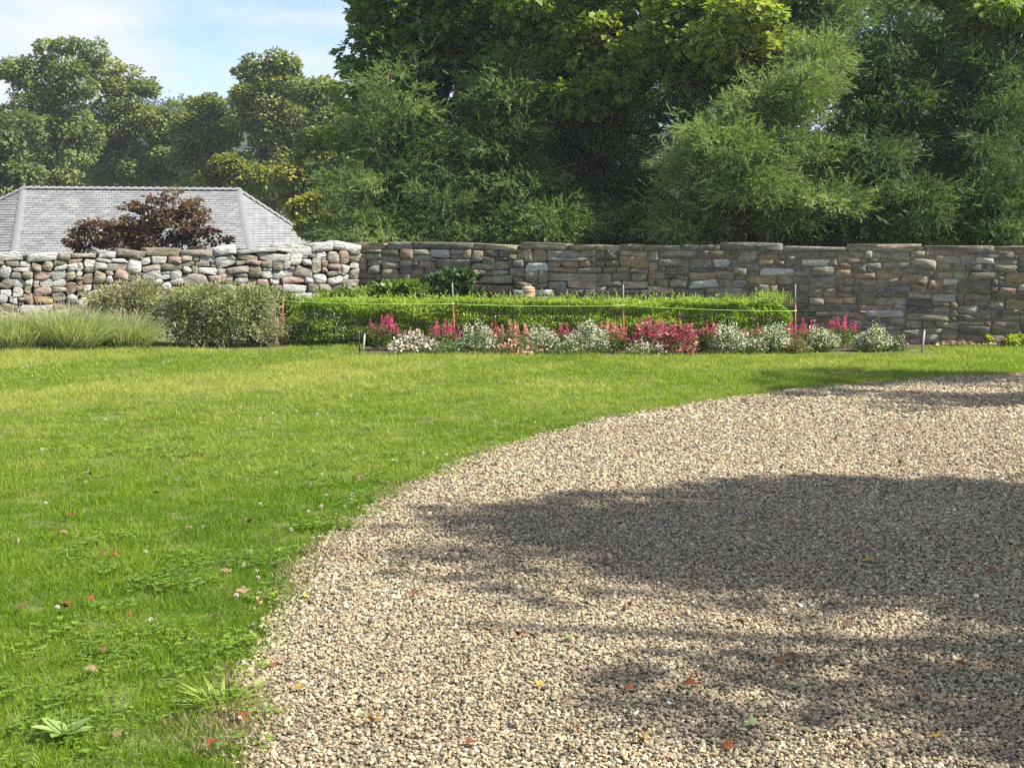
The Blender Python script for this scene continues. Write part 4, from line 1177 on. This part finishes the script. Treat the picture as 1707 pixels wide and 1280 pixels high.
# arching grass clumps on the left
def grass_clump(label, px, py, wpx, hpx, n, seed, tint0=.45):
    n = int(n * 1.5)
    r = np.random.default_rng(seed)
    b = gnd(px, py); s = b.y / FPX
    th = thing('grass_clump', label, 'plant', b, 'pale grass clumps at left')
    rad, h = wpx * s * .5, hpx * s * 1.25
    a = r.uniform(0, 6.28, n); q = np.sqrt(r.uniform(0, 1, n))
    P = np.stack([np.cos(a) * q * rad * .75, np.sin(a) * q * rad * .45, np.zeros(n)], -1)
    F = nrm(np.stack([np.cos(a) * q * .5 + r.normal(0, .35, n), np.sin(a) * q * .4 + r.normal(0, .35, n), np.ones(n)], -1))
    bv = [(-.5, 0, 0), (.5, 0, 0), (-.45, .45, .04), (.45, .45, .04), (-.3, .8, .16), (.3, .8, .16), (0, 1, .36)]
    bf = [(0, 1, 3, 2), (2, 3, 5, 4), (4, 5, 6)]
    dn = np.stack([-np.cos(a), -np.sin(a), np.full(n, .2)], -1) + r.normal(0, .5, (n, 3))
    V, L, S, k = stamp(bv, bf, P, F, -dn, h * r.uniform(.45, 1.15, n), r.uniform(.0045, .009, n))
    obj('blades', mesh_np('blades', V, L, S, np.repeat(np.clip(tint0 + r.normal(0, .2, n), 0, 1), k)), M['pale_grass'], th)
    # seed stalks
    m_ = 26
    a = r.uniform(0, 6.28, m_); q = np.sqrt(r.uniform(0, 1, m_))
    paths = []
    for i in range(m_):
        p0 = Vector((math.cos(a[i]) * q[i] * rad * .6, math.sin(a[i]) * q[i] * rad * .4, 0))
        out_ = Vector((math.cos(a[i]), math.sin(a[i]) * .6, 0)) * (rad * r.uniform(.1, .6))
        hh_ = h * r.uniform(.9, 1.35)
        paths.append([(p0, .004), (p0 + out_ * .35 + Vector((0, 0, hh_ * .65)), .0035), (p0 + out_ + Vector((0, 0, hh_)), .0025)])
    obj('stalks', tube_mesh('stalks', paths, 3), M['twig'], th)
for i, a in enumerate([('pale arching grass clump at the far left edge', 20, 583, 120, 50, 2600, 131, .5), ('middle one of the pale grass clumps at left', 110, 582, 130, 56, 3000, 132, .45),
                       ('pale grass clump nearest the brownish bush', 205, 580, 110, 46, 2400, 133, .4), ('pale grass clump cut by the left picture edge', -60, 584, 120, 55, 2000, 134, .5)]):
    grass_clump(*a)

# ------------------------------------------------------------------ flower bed
def soil_patch(name, pts_px, mat):
    P = [gnd(x, y) for x, y in pts_px]
    me = mesh_py(name, [(p.x, p.y, p.z + .004) for p in P], [tuple(range(len(P)))])
    return tag(obj(name, me, mat), kind='structure')
soil_patch('flower_bed', [(612, 590), (700, 593), (900, 592), (1100, 592), (1300, 588), (1480, 584), (1560, 578), (1760, 577), (1760, 571), (1330, 573), (600, 573)], M['mulch'])
soil_patch('shrub_bed', [(-80, 584), (100, 583), (250, 579), (480, 577.5), (600, 577.5), (600, 572), (-80, 572)], M['mulch'])
# dead leaves and straw mulch at the foot of the wall, right
r = np.random.default_rng(140)
n = 900
px_ = r.uniform(1560, 1760, n); P = np.array([tuple(gnd(a, b)) for a, b in zip(px_, r.uniform(572.5, 578, n))]); P[:, 2] += r.uniform(.005, .05, n)
M['litter'] = leaf_mat('leaf_litter', [(0, (.16, .10, .05)), (.5, (.34, .24, .12)), (1, (.55, .45, .26))], transl=.2, tl_gain=(1, 1, 1))
V, L, S, k = stamp(HULL_V, HULL_F, P, rdir(n, r) * np.array([1, 1, .3]), rdir(n, r) + np.array([0, 0, 1.2]), r.uniform(.04, .09, n))
tag(obj('leaf_litter', mesh_np('leaf_litter', V, L, S, np.repeat(r.uniform(0, 1, n), k)), M['litter']), 'tan dead leaves along the foot of the wall at right', 'leaf litter', kind='stuff')

# one blossom spike, shared by all plants of a colour
def spike_mesh(seed):
    r = np.random.default_rng(seed)
    n = 46
    t = np.linspace(0, 1, n); a = np.arange(n) * 2.4
    rad = .030 * (1 - t * .75)
    P = np.stack([np.cos(a) * rad * .5, np.sin(a) * rad * .5, t * .20], -1)
    F = np.stack([np.cos(a), np.sin(a), np.full(n, .35) + r.normal(0, .3, n)], -1)
    U = rdir(n, r) + np.array([0, 0, 1])
    V, L, S, k = stamp(HULL_V, HULL_F, P, F, U, .030 * (1 - .55 * t), .042 * (1 - .55 * t))
    return mesh_np('flower_spike', V, L, S, np.repeat(np.clip(.5 + r.normal(0, .25, n), 0, 1), k))
SPK = {}
for nm in ('pink', 'salmon'):
    SPK[nm] = [spike_mesh(i + (0 if nm == 'pink' else 9)) for i in range(3)]
    for m_ in SPK[nm]: m_.materials.append(M[nm])
def spike_plant(label, px, py, wpx, hpx, nsp, seed, col='pink', Yoff=0.0):
    r = np.random.default_rng(seed)
    b = gnd(px, py); b.y += Yoff; s = b.y / FPX
    b.x = (px - 853.5) * s
    th = thing('snapdragon', label, 'flower', b, 'pink spiked flowers in the bed')
    w, h = wpx * s, hpx * s * 1.15
    n = 420
    a = r.uniform(0, 6.28, n); q = np.sqrt(r.uniform(0, 1, n)); z = r.uniform(.02, .7, n) * h * (1 - .35 * q)
    P = np.stack([np.cos(a) * q * w * .5, np.sin(a) * q * w * .4, z], -1)
    F = nrm(np.stack([np.cos(a), np.sin(a), r.uniform(.2, 1.2, n)], -1)); U = rdir(n, r) + np.array([0, 0, .8])
    V, L, S, k = stamp(QUAD_V, QUAD_F, P, F, U, r.uniform(.05, .085, n), r.uniform(.018, .03, n))
    obj('foliage', mesh_np('foliage', V, L, S, np.repeat(np.clip(r.normal(.45, .2, n), 0, 1), k)), M['flower_green'], th)
    paths = []
    nsp = int(nsp * 1.3)
    for i in range(nsp):
        x = (i + .5) / nsp - .5 + r.normal(0, .05); y = r.uniform(-.3, .3)
        hh_ = h * r.uniform(.72, 1.0) * (1 - .25 * abs(x))
        sc_ = min(1.0, hh_ * .55 / .20) * r.uniform(.85, 1.2)
        o = bpy.data.objects.new('flower_spike', SPK[col][i % 3]); COL.objects.link(o); o.parent = th
        z0 = hh_ - .2 * sc_
        o.location = (x * w, y * w * .6, z0); o.scale = (1.05, 1.05, sc_); o.rotation_euler = (r.normal(0, .10), r.normal(0, .10), r.uniform(0, 6))
        paths.append([((x * w * .6, y * w * .4, 0), .004), ((x * w, y * w * .6, z0 + .06), .003)])
    if nsp > 4: obj('stems', tube_mesh('stems', paths, 4), M['flower_green'], th)
def mound_plant(label, px, py, wpx, hpx, seed, bloom='white_fl', nb=900, name='white_flowers', tint0=.6, group='white flowering mounds in the bed', bsize=.026, top=.3, leaf='flower_green', nl=900, cat='flower'):
    r = np.random.default_rng(seed)
    b = gnd(px, py); s = b.y / FPX
    th = thing(name, label, cat, b, group)
    w, h = wpx * s * .5, hpx * s
    def pts_(n, lo, hi, q0):
        d = rdir(n, r); d[:, 2] = np.abs(d[:, 2])
        q = r.uniform(q0, 1, n) ** .6
        lump = np.array([mnoise.noise(Vector(v_) * 1.6 + Vector((seed, 0, 0))) for v_ in d]) * .55 + np.array([mnoise.noise(Vector(v_) * 4 + Vector((0, seed, 0))) for v_ in d]) * .3
        q = q * (1 + lump) * np.exp(np.abs(r.normal(0, .06, n)))
        P = d * q[:, None] * np.array([w, w * .75, h])
        z = P[:, 2] / h
        k = (z > lo) & (z < hi * 1.5)
        return P[k], d[k]
    P, d = pts_(int(nl * 1.3), 0, .9, .1)
    V, L, S, k = stamp(QUAD_V, QUAD_F, P, d + np.array([0, 0, .5]) + r.normal(0, .3, P.shape), rdir(len(P), r) + np.array([0, 0, .8]), r.uniform(.035, .06, len(P)), r.uniform(.016, .026, len(P)))
    obj('foliage', mesh_np('foliage', V, L, S, np.repeat(np.clip(r.normal(.5, .2, len(P)), 0, 1), k)), M[leaf], th)
    P, d = pts_(int(nb * 1.6), top, 1.0, .75)
    P = P + r.normal(0, .012, P.shape); P[:, 2] = np.maximum(P[:, 2], .03)
    V, L, S, k = stamp(HULL_V, HULL_F, P, d * np.array([1, 1, .4]) + r.normal(0, .6, P.shape), np.array([0, -.2, 1.0]) + r.normal(0, .35, P.shape), bsize * r.uniform(.6, 1.3, len(P)), bsize * 1.0 * r.uniform(.6, 1.2, len(P)))
    obj('blossoms', mesh_np('blossoms', V, L, S, np.repeat(np.clip(r.normal(tint0, .25, len(P)), 0, 1), k)), M[bloom], th)
for a in [('tall pink snapdragon spikes at the left end of the flower bed', 645, 584, 46, 56, 9, 201, 'pink'),
          ('salmon pink spikes just behind the leftmost blush mound', 676, 585, 30, 36, 5, 202, 'salmon'),
          ('pink snapdragons in front of the second orange stake', 742, 587, 52, 52, 9, 203, 'pink'),
          ('salmon and pink spikes between the two leftmost white mounds', 850, 588, 66, 52, 10, 204, 'salmon'),
          ('pink spikes left of the third orange stake beside a white mound', 938, 586, 36, 46, 6, 205, 'pink'),
          ('salmon spikes in front of the third orange stake', 1020, 588, 50, 52, 8, 206, 'salmon'),
          ('tallest dense pink spikes rising behind the red foliage plants', 1096, 586, 56, 56, 11, 207, 'pink'),
          ('slender pink spike pair right of the red foliage plants', 1163, 587, 20, 34, 3, 208, 'pink'),
          ('upright pink spikes left of the widest white mound', 1183, 587, 26, 48, 6, 209, 'pink'),
          ('short pink spikes between two white mounds right of centre', 1258, 586, 34, 42, 6, 210, 'pink'),
          ('bright pink spikes around the rightmost orange stake', 1336, 584, 54, 50, 9, 211, 'pink'),
          ('bright pink spikes at the right end of the flower bed', 1404, 580, 50, 50, 7, 212, 'pink')]:
    spike_plant(*a)
for a, kw in [(('blush white mound nearest the pair of short stakes', 690, 591, 70, 28, 221), dict(bloom='blush', nb=420, name='blush_flowers', bsize=.045)),
              (('large white flowering mound under the second orange stake', 797, 590, 62, 42, 222), dict(nb=1000)),
              (('white mound left of the pink spikes near the middle', 900, 588, 52, 36, 223), dict()),
              (('tall white mound left of the third orange stake', 980, 590, 66, 42, 224), dict(nb=1000)),
              (('widest white mound right of the red foliage plants', 1216, 590, 58, 42, 225), dict(nb=1000)),
              (('white mound left of the rightmost orange stake', 1293, 588, 54, 40, 226), dict()),
              (('white mound right of the rightmost orange stake', 1368, 586, 54, 36, 227), dict(tint0=.45)),
              (('feathery white mound at the right end of the bed', 1455, 586, 58, 38, 228), dict(tint0=.5)),
              (('low blush flowers at the far right tip of the bed', 1492, 585, 36, 22, 229), dict(bloom='blush', nb=160, nl=500, name='blush_flowers')),
              (('low salmon and white flowers edging the lawn left of centre', 868, 592, 70, 22, 230), dict(bloom='salmon', nb=130, nl=700, name='blush_flowers', bsize=.045)),
              (('low blush flowers in front of the tall white mound', 955, 592, 70, 20, 231), dict(bloom='blush', nb=130, nl=700, name='blush_flowers')),
              (('low blush flowers in front of the red foliage plants', 1075, 593, 60, 22, 232), dict(bloom='blush', nb=220, nl=500, name='blush_flowers')),
              (('low blush flowers between the two white mounds right of centre', 1256, 590, 40, 26, 233), dict(bloom='blush', nb=200, nl=400, name='blush_flowers')),
              (('low leafy flowers under the second pink clump', 745, 592, 50, 22, 234), dict(bloom='blush', nb=60, nl=700, name='blush_flowers')),
              (('low pinkish flowers in front of the rightmost orange stake', 1330, 589, 44, 20, 235), dict(bloom='salmon', nb=120, nl=500, name='blush_flowers'))]:
    mound_plant(*a, **kw)
mound_plant('red coleus foliage plant with cream flecks below the tallest pink spikes', 1080, 590, 56, 42, 241, bloom='coleus', nb=420, name='coleus', group='red foliage plants in the bed', bsize=.05, top=.1, tint0=.6, cat='plant', nl=500)
mound_plant('wider red coleus foliage plant right of the tallest pink spikes', 1130, 591, 66, 42, 242, bloom='coleus', nb=480, name='coleus', group='red foliage plants in the bed', bsize=.05, top=.1, tint0=.65, cat='plant', nl=500)

# ------------------------------------------------------------------ stakes, string, urn, rock
M['stake_orange'] = plain_mat('orange_fibreglass', (.42, .12, .06), .5)
M['stake_white'] = plain_mat('pale_stake_end', (.60, .50, .44), .5)
M['string'] = plain_mat('lime_string', (.42, .72, .16), .5)
M['stake_black'] = plain_mat('black_steel', (.03, .03, .03), .5)
M['stake_grey'] = plain_mat('grey_wood', (.42, .40, .35), .7)
ends = []
def stake(label, tx, ty, bx, by, Y, frac):
    b = at(bx, by, Y); tp = at(tx, ty, Y)
    b.z = float(gz(b.x, b.y)) - .03
    th = thing('garden_stake', label, 'stake', b, 'orange stakes along the string line')
    d = tp - b
    sp_ = b + d * frac
    obj('stake_body', tube_mesh('stake_body', [[((0, 0, 0), .009), (d * frac, .009)]], 8), M['stake_orange'], th)
    obj('stake_tip', tube_mesh('stake_tip', [[(d * frac, .0075), (d * .985, .0075), (d, .005)]], 8), M['stake_white'], th)
    obj('string_knot', tube_mesh('string_knot', [[(d * (STR - .012), .016), (d * STR, .018), (d * (STR + .012), .016)]], 8), M['string'], th)
    ends.append(b + d * STR)
STR = .735
stake('orange stake at the left end of the string, before the hedge corner', 473, 473, 469, 577, 19.92, .80)
STR = .70
stake('orange stake second from the left, rising from pink flowers', 754, 472, 759, 582, 19.45, .70)
STR = .70
stake('slim orange stake third from the left above the hedge', 1039, 475, 1040, 583, 19.3, .62)
STR = .62
stake('orange stake at the right end of the string beside bare wall', 1326, 474, 1326, 580, 19.1, .72)
paths = []
for a, b in zip(ends[:-1], ends[1:]):
    f_ = Vector((0, -.016, 0))
    paths.append([(a.lerp(b, q) + f_ - Vector((0, 0, .02 * 4 * q * (1 - q))), .0038) for q in np.linspace(0, 1, 13)])
mid = ends[1]
me = tube_mesh('string_line', [[(p - mid, q) for p, q in pt] for pt in paths], 5)
tag(obj('string_line', me, M['string'], None, mid), 'taut lime green string tied between the four orange stakes', 'string')

def short_stake(name, label, tx, ty, bx, by, rad, mat, tipm=None):
    b = gnd(bx, by); tp = at(tx, ty, b.y)
    th = thing(name, label, 'stake', b)
    d = tp - b
    obj('stake_body', tube_mesh('stake_body', [[(-d * .05, rad), (d * .96, rad)]], 8), M[mat], th)
    obj('stake_cap', tube_mesh('stake_cap', [[(d * .955, rad * 1.25), (d * .99, rad * 1.2), (d, rad * .6)]], 8), M[tipm or mat], th)
short_stake('short_stake', 'short thin black stake at the left end of the flower bed', 598, 552, 600, 590, .009, 'stake_black', 'stake_grey')
short_stake('short_stake', 'short grey stake right beside the black one', 608, 556, 605, 590, .012, 'stake_grey')
short_stake('short_stake', 'lone pale grey stake leaning right of the flower bed', 1541, 550, 1537, 587, .014, 'stake_grey', 'stake_white')

M['terracotta'] = noise_mat('terracotta', [(.3, (.42, .24, .17)), (.55, (.52, .33, .25)), (.75, (.62, .48, .40))], scale=12, bump=.4, bscale=40, bdist=.006)
up = at(881, 560, 20.75); s = 20.75 / FPX
ub = Vector((up.x, up.y, float(gz(up.x, up.y))))
urn = thing('terracotta_lantern', 'weathered terracotta pot lantern peeking over the hedge', 'lantern', ub)
ztop = at(881, 476, 20.75).z - ub.z
def lathe(name, prof, mat, parent, sides=24):
    V, F = [], []
    for rad, z in prof:
        for k in range(sides):
            t_ = 2 * math.pi * k / sides; V.append((rad * math.cos(t_), rad * math.sin(t_), z))
    for i in range(len(prof) - 1):
        for k in range(sides):
            k2 = (k + 1) % sides
            F.append((i * sides + k, i * sides + k2, (i + 1) * sides + k2, (i + 1) * sides + k))
    F.append(tuple(range(sides))[::-1]); F.append(tuple((len(prof) - 1) * sides + k for k in range(sides)))
    return obj(name, mesh_py(name, V, F, smooth=False), mat, parent)
rb = 10.4 * s
lathe('body', [(rb * .9, 0), (rb * .98, .05), (rb * .96, ztop - .20), (rb * 1.0, ztop - .17), (rb * 1.06, ztop - .165), (rb * 1.06, ztop - .145), (rb * .99, ztop - .14), (rb * .99, ztop - .085), (rb * 1.03, ztop - .08), (rb * 1.03, ztop - .055), (rb * .8, ztop - .05)], M['terracotta'], urn)
lathe('lid', [(rb * .95, ztop - .052), (rb * 1.0, ztop - .045), (rb * .96, ztop - .032), (rb * .55, ztop - .014), (rb * .2, ztop - .004)], M['terracotta'], urn)
loop = [(Vector((math.cos(t_) * rb * .42, -.01, ztop - .012 + math.sin(t_) * .034)), .006) for t_ in np.linspace(0, math.pi, 10)]
obj('handle', tube_mesh('handle', [loop], 6), M['terracotta'], urn)

import bmesh
def rock(label, px, py, sx, sy, sz, seed, mat):
    bm = bmesh.new(); bmesh.ops.create_icosphere(bm, subdivisions=3, radius=1)
    for v in bm.verts:
        k = 1 + .28 * mnoise.noise(v.co * 1.3 + Vector((seed, 0, 0))) + .10 * mnoise.noise(v.co * 4 + Vector((0, seed, 0)))
        v.co = Vector((v.co.x * sx * k, v.co.y * sy * k, v.co.z * sz * k))
    me = bpy.data.meshes.new('rock'); bm.to_mesh(me); bm.free()
    b = gnd(px, py)
    return tag(obj('rock', me, mat, None, (b.x, b.y, b.z + sz * .45)), label, 'rock')
rock('pale flat rock on the ground beside the first orange stake', 450, 575.5, .075, .06, .04, 3, M['stones'][6])
rock('small pale rock under the hedge left of the black stake', 498, 576, .035, .03, .02, 8, M['stones'][6])

# ------------------------------------------------------------------ fallen leaves
def fallen_leaf_mesh(seed):
    r = random.Random(seed)
    ring = [(.02, -.02), (.10, .02), (.42, -.08), (.34, .14), (.66, .30), (.58, .40), (.72, .60), (.36, .52), (.30, .74), (.16, .70), (0, 1.0)]
    pts = ring + [(-x, y) for x, y in ring[::-1][1:]]
    k1, k2 = r.uniform(-.9, 1.3), r.uniform(-.6, 1.2)
    def zz(x, y): return k1 * x * x + k2 * (y - .4) ** 2 + .10 * math.sin(x * 7 + seed) * abs(x) + .03 * math.sin(y * 9)
    V = [(x, y, zz(x, y)) for x, y in pts] + [(0, .42, zz(0, .42))]
    c = len(pts)
    F = [(i, (i + 1) % c, c) for i in range(c)]
    # stalk
    b = len(V); V += [(-.012, -.42, .10), (.012, -.42, .10), (.012, 0, zz(0, 0) + .012), (-.012, 0, zz(0, 0) + .012)]; F.append((b, b + 1, b + 2, b + 3))
    zmin = min(v[2] for v in V)
    V = [(x, y - .4, z - zmin) for x, y, z in V]
    return mesh_py('fallen_leaf', V, F)
cols = {'orange red': [(.3, (.11, .03, .012)), (.7, (.26, .085, .03))], 'yellow': [(.3, (.36, .20, .02)), (.7, (.50, .36, .06))],
        'brown': [(.3, (.07, .035, .02)), (.7, (.17, .09, .05))], 'pale green': [(.3, (.20, .25, .08)), (.7, (.30, .35, .14))], 'tan': [(.3, (.17, .11, .06)), (.7, (.30, .21, .12))]}
LM = {}
for c_, stops in cols.items():
    mt = noise_mat('fallen_leaf_' + c_.replace(' ', '_'), stops, scale=3, bump=.2, rough=.6)
    LM[c_] = []
    for j in range(3):
        me = fallen_leaf_mesh(len(c_) * 10 + j); me.materials.append(mt); LM[c_].append(me)
leaves = {'orange red': [(455, 1120), (700, 998), (1050, 1162), (610, 940), (515, 975), (405, 1210), (1215, 1258), (1300, 1120), (785, 1252), (1010, 945), (690, 1000), (870, 1070), (1420, 1252), (1490, 1030), (1230, 1050), (960, 1230), (1150, 1155), (640, 850), (1600, 1120), (1650, 960)],
          'yellow': [(1060, 960), (1447, 943), (1073, 1246), (510, 1003), (625, 1215), (900, 1153), (500, 1160), (1240, 880), (1560, 1240)],
          'brown': [(1318, 1107), (1412, 1052), (1445, 1163), (1165, 828), (1100, 833), (1305, 782), (1280, 795), (1050, 1020), (830, 1020), (1500, 780), (1390, 740), (920, 990), (1640, 860)],
          'pale green': [(948, 1074), (1255, 1222), (432, 1155)],
          'tan': [(890, 720), (1180, 700), (760, 960), (1530, 1170), (720, 870)]}
lawn_leaves = {'orange red': [(115, 1028), (218, 1045), (113, 1025), (120, 870), (170, 935), (190, 940), (270, 990), (150, 1015), (355, 1260)],
               'brown': [(412, 883), (170, 1100), (35, 1028), (90, 890), (1040, 635), (1200, 642), (150, 802), (520, 700), (365, 1045)],
               'tan': [(150, 1140), (315, 897), (143, 802), (150, 786), (40, 768), (260, 832), (375, 970), (405, 1000), (105, 905), (450, 640), (200, 1250), (600, 808)]}
rl = random.Random(77)
ORD = ['first', 'second', 'third', 'fourth', 'fifth', 'sixth', 'seventh', 'eighth', 'ninth', 'tenth', 'eleventh', 'twelfth', 'thirteenth', 'fourteenth', 'fifteenth', 'sixteenth', 'seventeenth', 'eighteenth', 'nineteenth', 'twentieth']
for where, dct in (('gravel', leaves), ('lawn', lawn_leaves)):
    for c_, lst in dct.items():
        for i, (x, y) in enumerate(sorted(lst)):
            p = gnd(x, y)
            z = .028 if where == 'gravel' else .042
            o = obj('fallen_leaf', LM[c_][i % 3], None, None, (p.x, p.y, p.z + z))
            s_ = rl.uniform(.028, .05); o.scale = (s_, s_, s_)
            o.rotation_euler = (rl.gauss(0, .22), rl.gauss(0, .22), rl.uniform(0, 6.28))
            tag(o, f'{c_} fallen leaf on the {where}, ' + (ORD[i] if i < len(lst) - 1 else 'last') + ' from the left of that colour', 'leaf', f'{c_} leaves on the {where}')

# ------------------------------------------------------------------ lawn weeds, clover flowers
r = np.random.default_rng(301)
pp = [(r.normal(cx_, w_), r.normal(cy_, h_)) for cx_, cy_, w_, h_, n_ in ((410, 1015, 45, 35, 7), (540, 850, 50, 25, 8), (540, 690, 60, 12, 9), (880, 720, 50, 12, 7), (450, 930, 60, 40, 6), (60, 620, 60, 6, 12), (650, 620, 60, 6, 12), (300, 800, 220, 110, 14), (720, 770, 50, 12, 7)) for _ in range(n_)]
P = np.array([tuple(gnd(*q)) for q in pp]); P = P[~in_drive(P[:, 0], P[:, 1], -.06)]
bv, bl, bs, bt = [], [], [], []
parts = []
for p in P:
    n = 26; d = rdir(n, r); d[:, 2] = d[:, 2] * .8 + .2
    h_ = r.uniform(.022, .036)
    Q = p + np.array([0, 0, h_]) + d * .0045
    V, L, S, k = stamp(QUAD_V, QUAD_F, Q, d, rdir(n, r), .008, np.full(n, .007))
    parts.append((V, L, S, np.repeat(r.uniform(.3, 1, n), k)))
    V, L, S, k = stamp(BL_V, BL_F, np.array([p]), np.array([[0, 0, 1.]]), np.array([[0, 1., 0]]), h_, np.array([.003]))
    parts.append((V, L, S, np.repeat([0.], k)))
V, L, S, T = merge(parts)
tag(obj('clover_blossoms', mesh_np('clover_blossoms', V, L, S, T), M['blush']), 'small white clover blossoms dotted over the lawn', 'clover', kind='stuff')

M['weed'] = leaf_mat('weed_leaf', [(0, (.12, .20, .05)), (.5, (.22, .32, .09)), (1, (.32, .42, .14))], transl=.3)
b = gnd(110, 1232)
weed = thing('plantain_weed', 'broad leaved weed rosette in the lawn at bottom left', 'weed', b)
lv = [(0, 0, 0), (-.10, .18, .02), (-.20, .42, .06), (-.20, .66, .05), (-.10, .88, .0), (0, 1, -.05), (.10, .88, .0), (.20, .66, .05), (.20, .42, .06), (.10, .18, .02), (0, .5, -.01)]
lf = [(0, 10, 2, 1), (10, 3, 2), (10, 4, 3), (10, 5, 4), (0, 9, 8, 10), (10, 8, 7), (10, 7, 6), (10, 6, 5)]
for i in range(9):
    a = i * 2.4 + .4; s_ = r.uniform(.075, .12)
    V, L, S, k = stamp(lv, lf, np.array([[0, 0, .012]]), np.array([[math.cos(a), math.sin(a), r.uniform(.25, .6)]]), np.array([[-.2 * math.cos(a), -.2 * math.sin(a), 1.]]), s_)
    obj('leaf', mesh_np('weed_leaf', V, L, S, np.repeat([r.uniform(.3, .9)], k), smooth=True), M['weed'], weed)
paths = [[((.01 * i, 0, 0), .003), ((.02 * i, .02, r.uniform(.07, .11)), .002)] for i in (-1, 1, 2)]
obj('stalk', tube_mesh('stalk', paths, 4), M['weed'], weed)
# light green tuft of coarse grass on the drive's edge
b = gnd(372, 1178)
tuft = thing('grass_tuft', 'bright coarse grass tuft at the gravel edge near the bottom', 'grass', b)
n = 110
a = r.uniform(0, 6.28, n); q = np.sqrt(r.uniform(0, 1, n)) * .07
P = np.stack([q * np.cos(a), q * np.sin(a), np.zeros(n)], -1)
F = np.stack([np.cos(a) * .8 + r.normal(0, .3, n), np.sin(a) * .8 + r.normal(0, .3, n), r.uniform(.5, 1.1, n)], -1)
V, L, S, k = stamp(BL_V, BL_F, P, F, np.stack([-np.cos(a), -np.sin(a), np.full(n, .8)], -1) * -1, r.uniform(.08, .15, n), r.uniform(.005, .009, n))
obj('blades', mesh_np('tuft_blades', V, L, S, np.repeat(np.clip(r.normal(.7, .2, n), 0, 1), k)), leaf_mat('coarse_grass', [(0, (.16, .24, .03)), (.5, (.28, .36, .06)), (1, (.42, .46, .12))], transl=.4), tuft)
# a few longer blades standing in the lawn

# ------------------------------------------------------------------ summer haze
bm = bmesh.new(); bmesh.ops.create_cube(bm, size=1.0)
for v in bm.verts:
    v.co = Vector(((-440 if v.co.x < 0 else 280), (-40 if v.co.y < 0 else 540), (-11 if v.co.z < 0 else 95)))
me = bpy.data.meshes.new('haze'); bm.to_mesh(me); bm.free()
m, t, n, out = new_mat('haze_air')
pv = n.new('ShaderNodeVolumePrincipled'); pv.inputs['Color'].default_value = (.86, .91, .97, 1); pv.inputs['Density'].default_value = HAZE; pv.inputs['Anisotropy'].default_value = 0.2
t.links.new(pv.outputs[0], out.inputs['Volume'])
haze = obj('haze', me, m)
tag(haze, 'thin pale summer haze in the air', 'haze', kind='stuff')
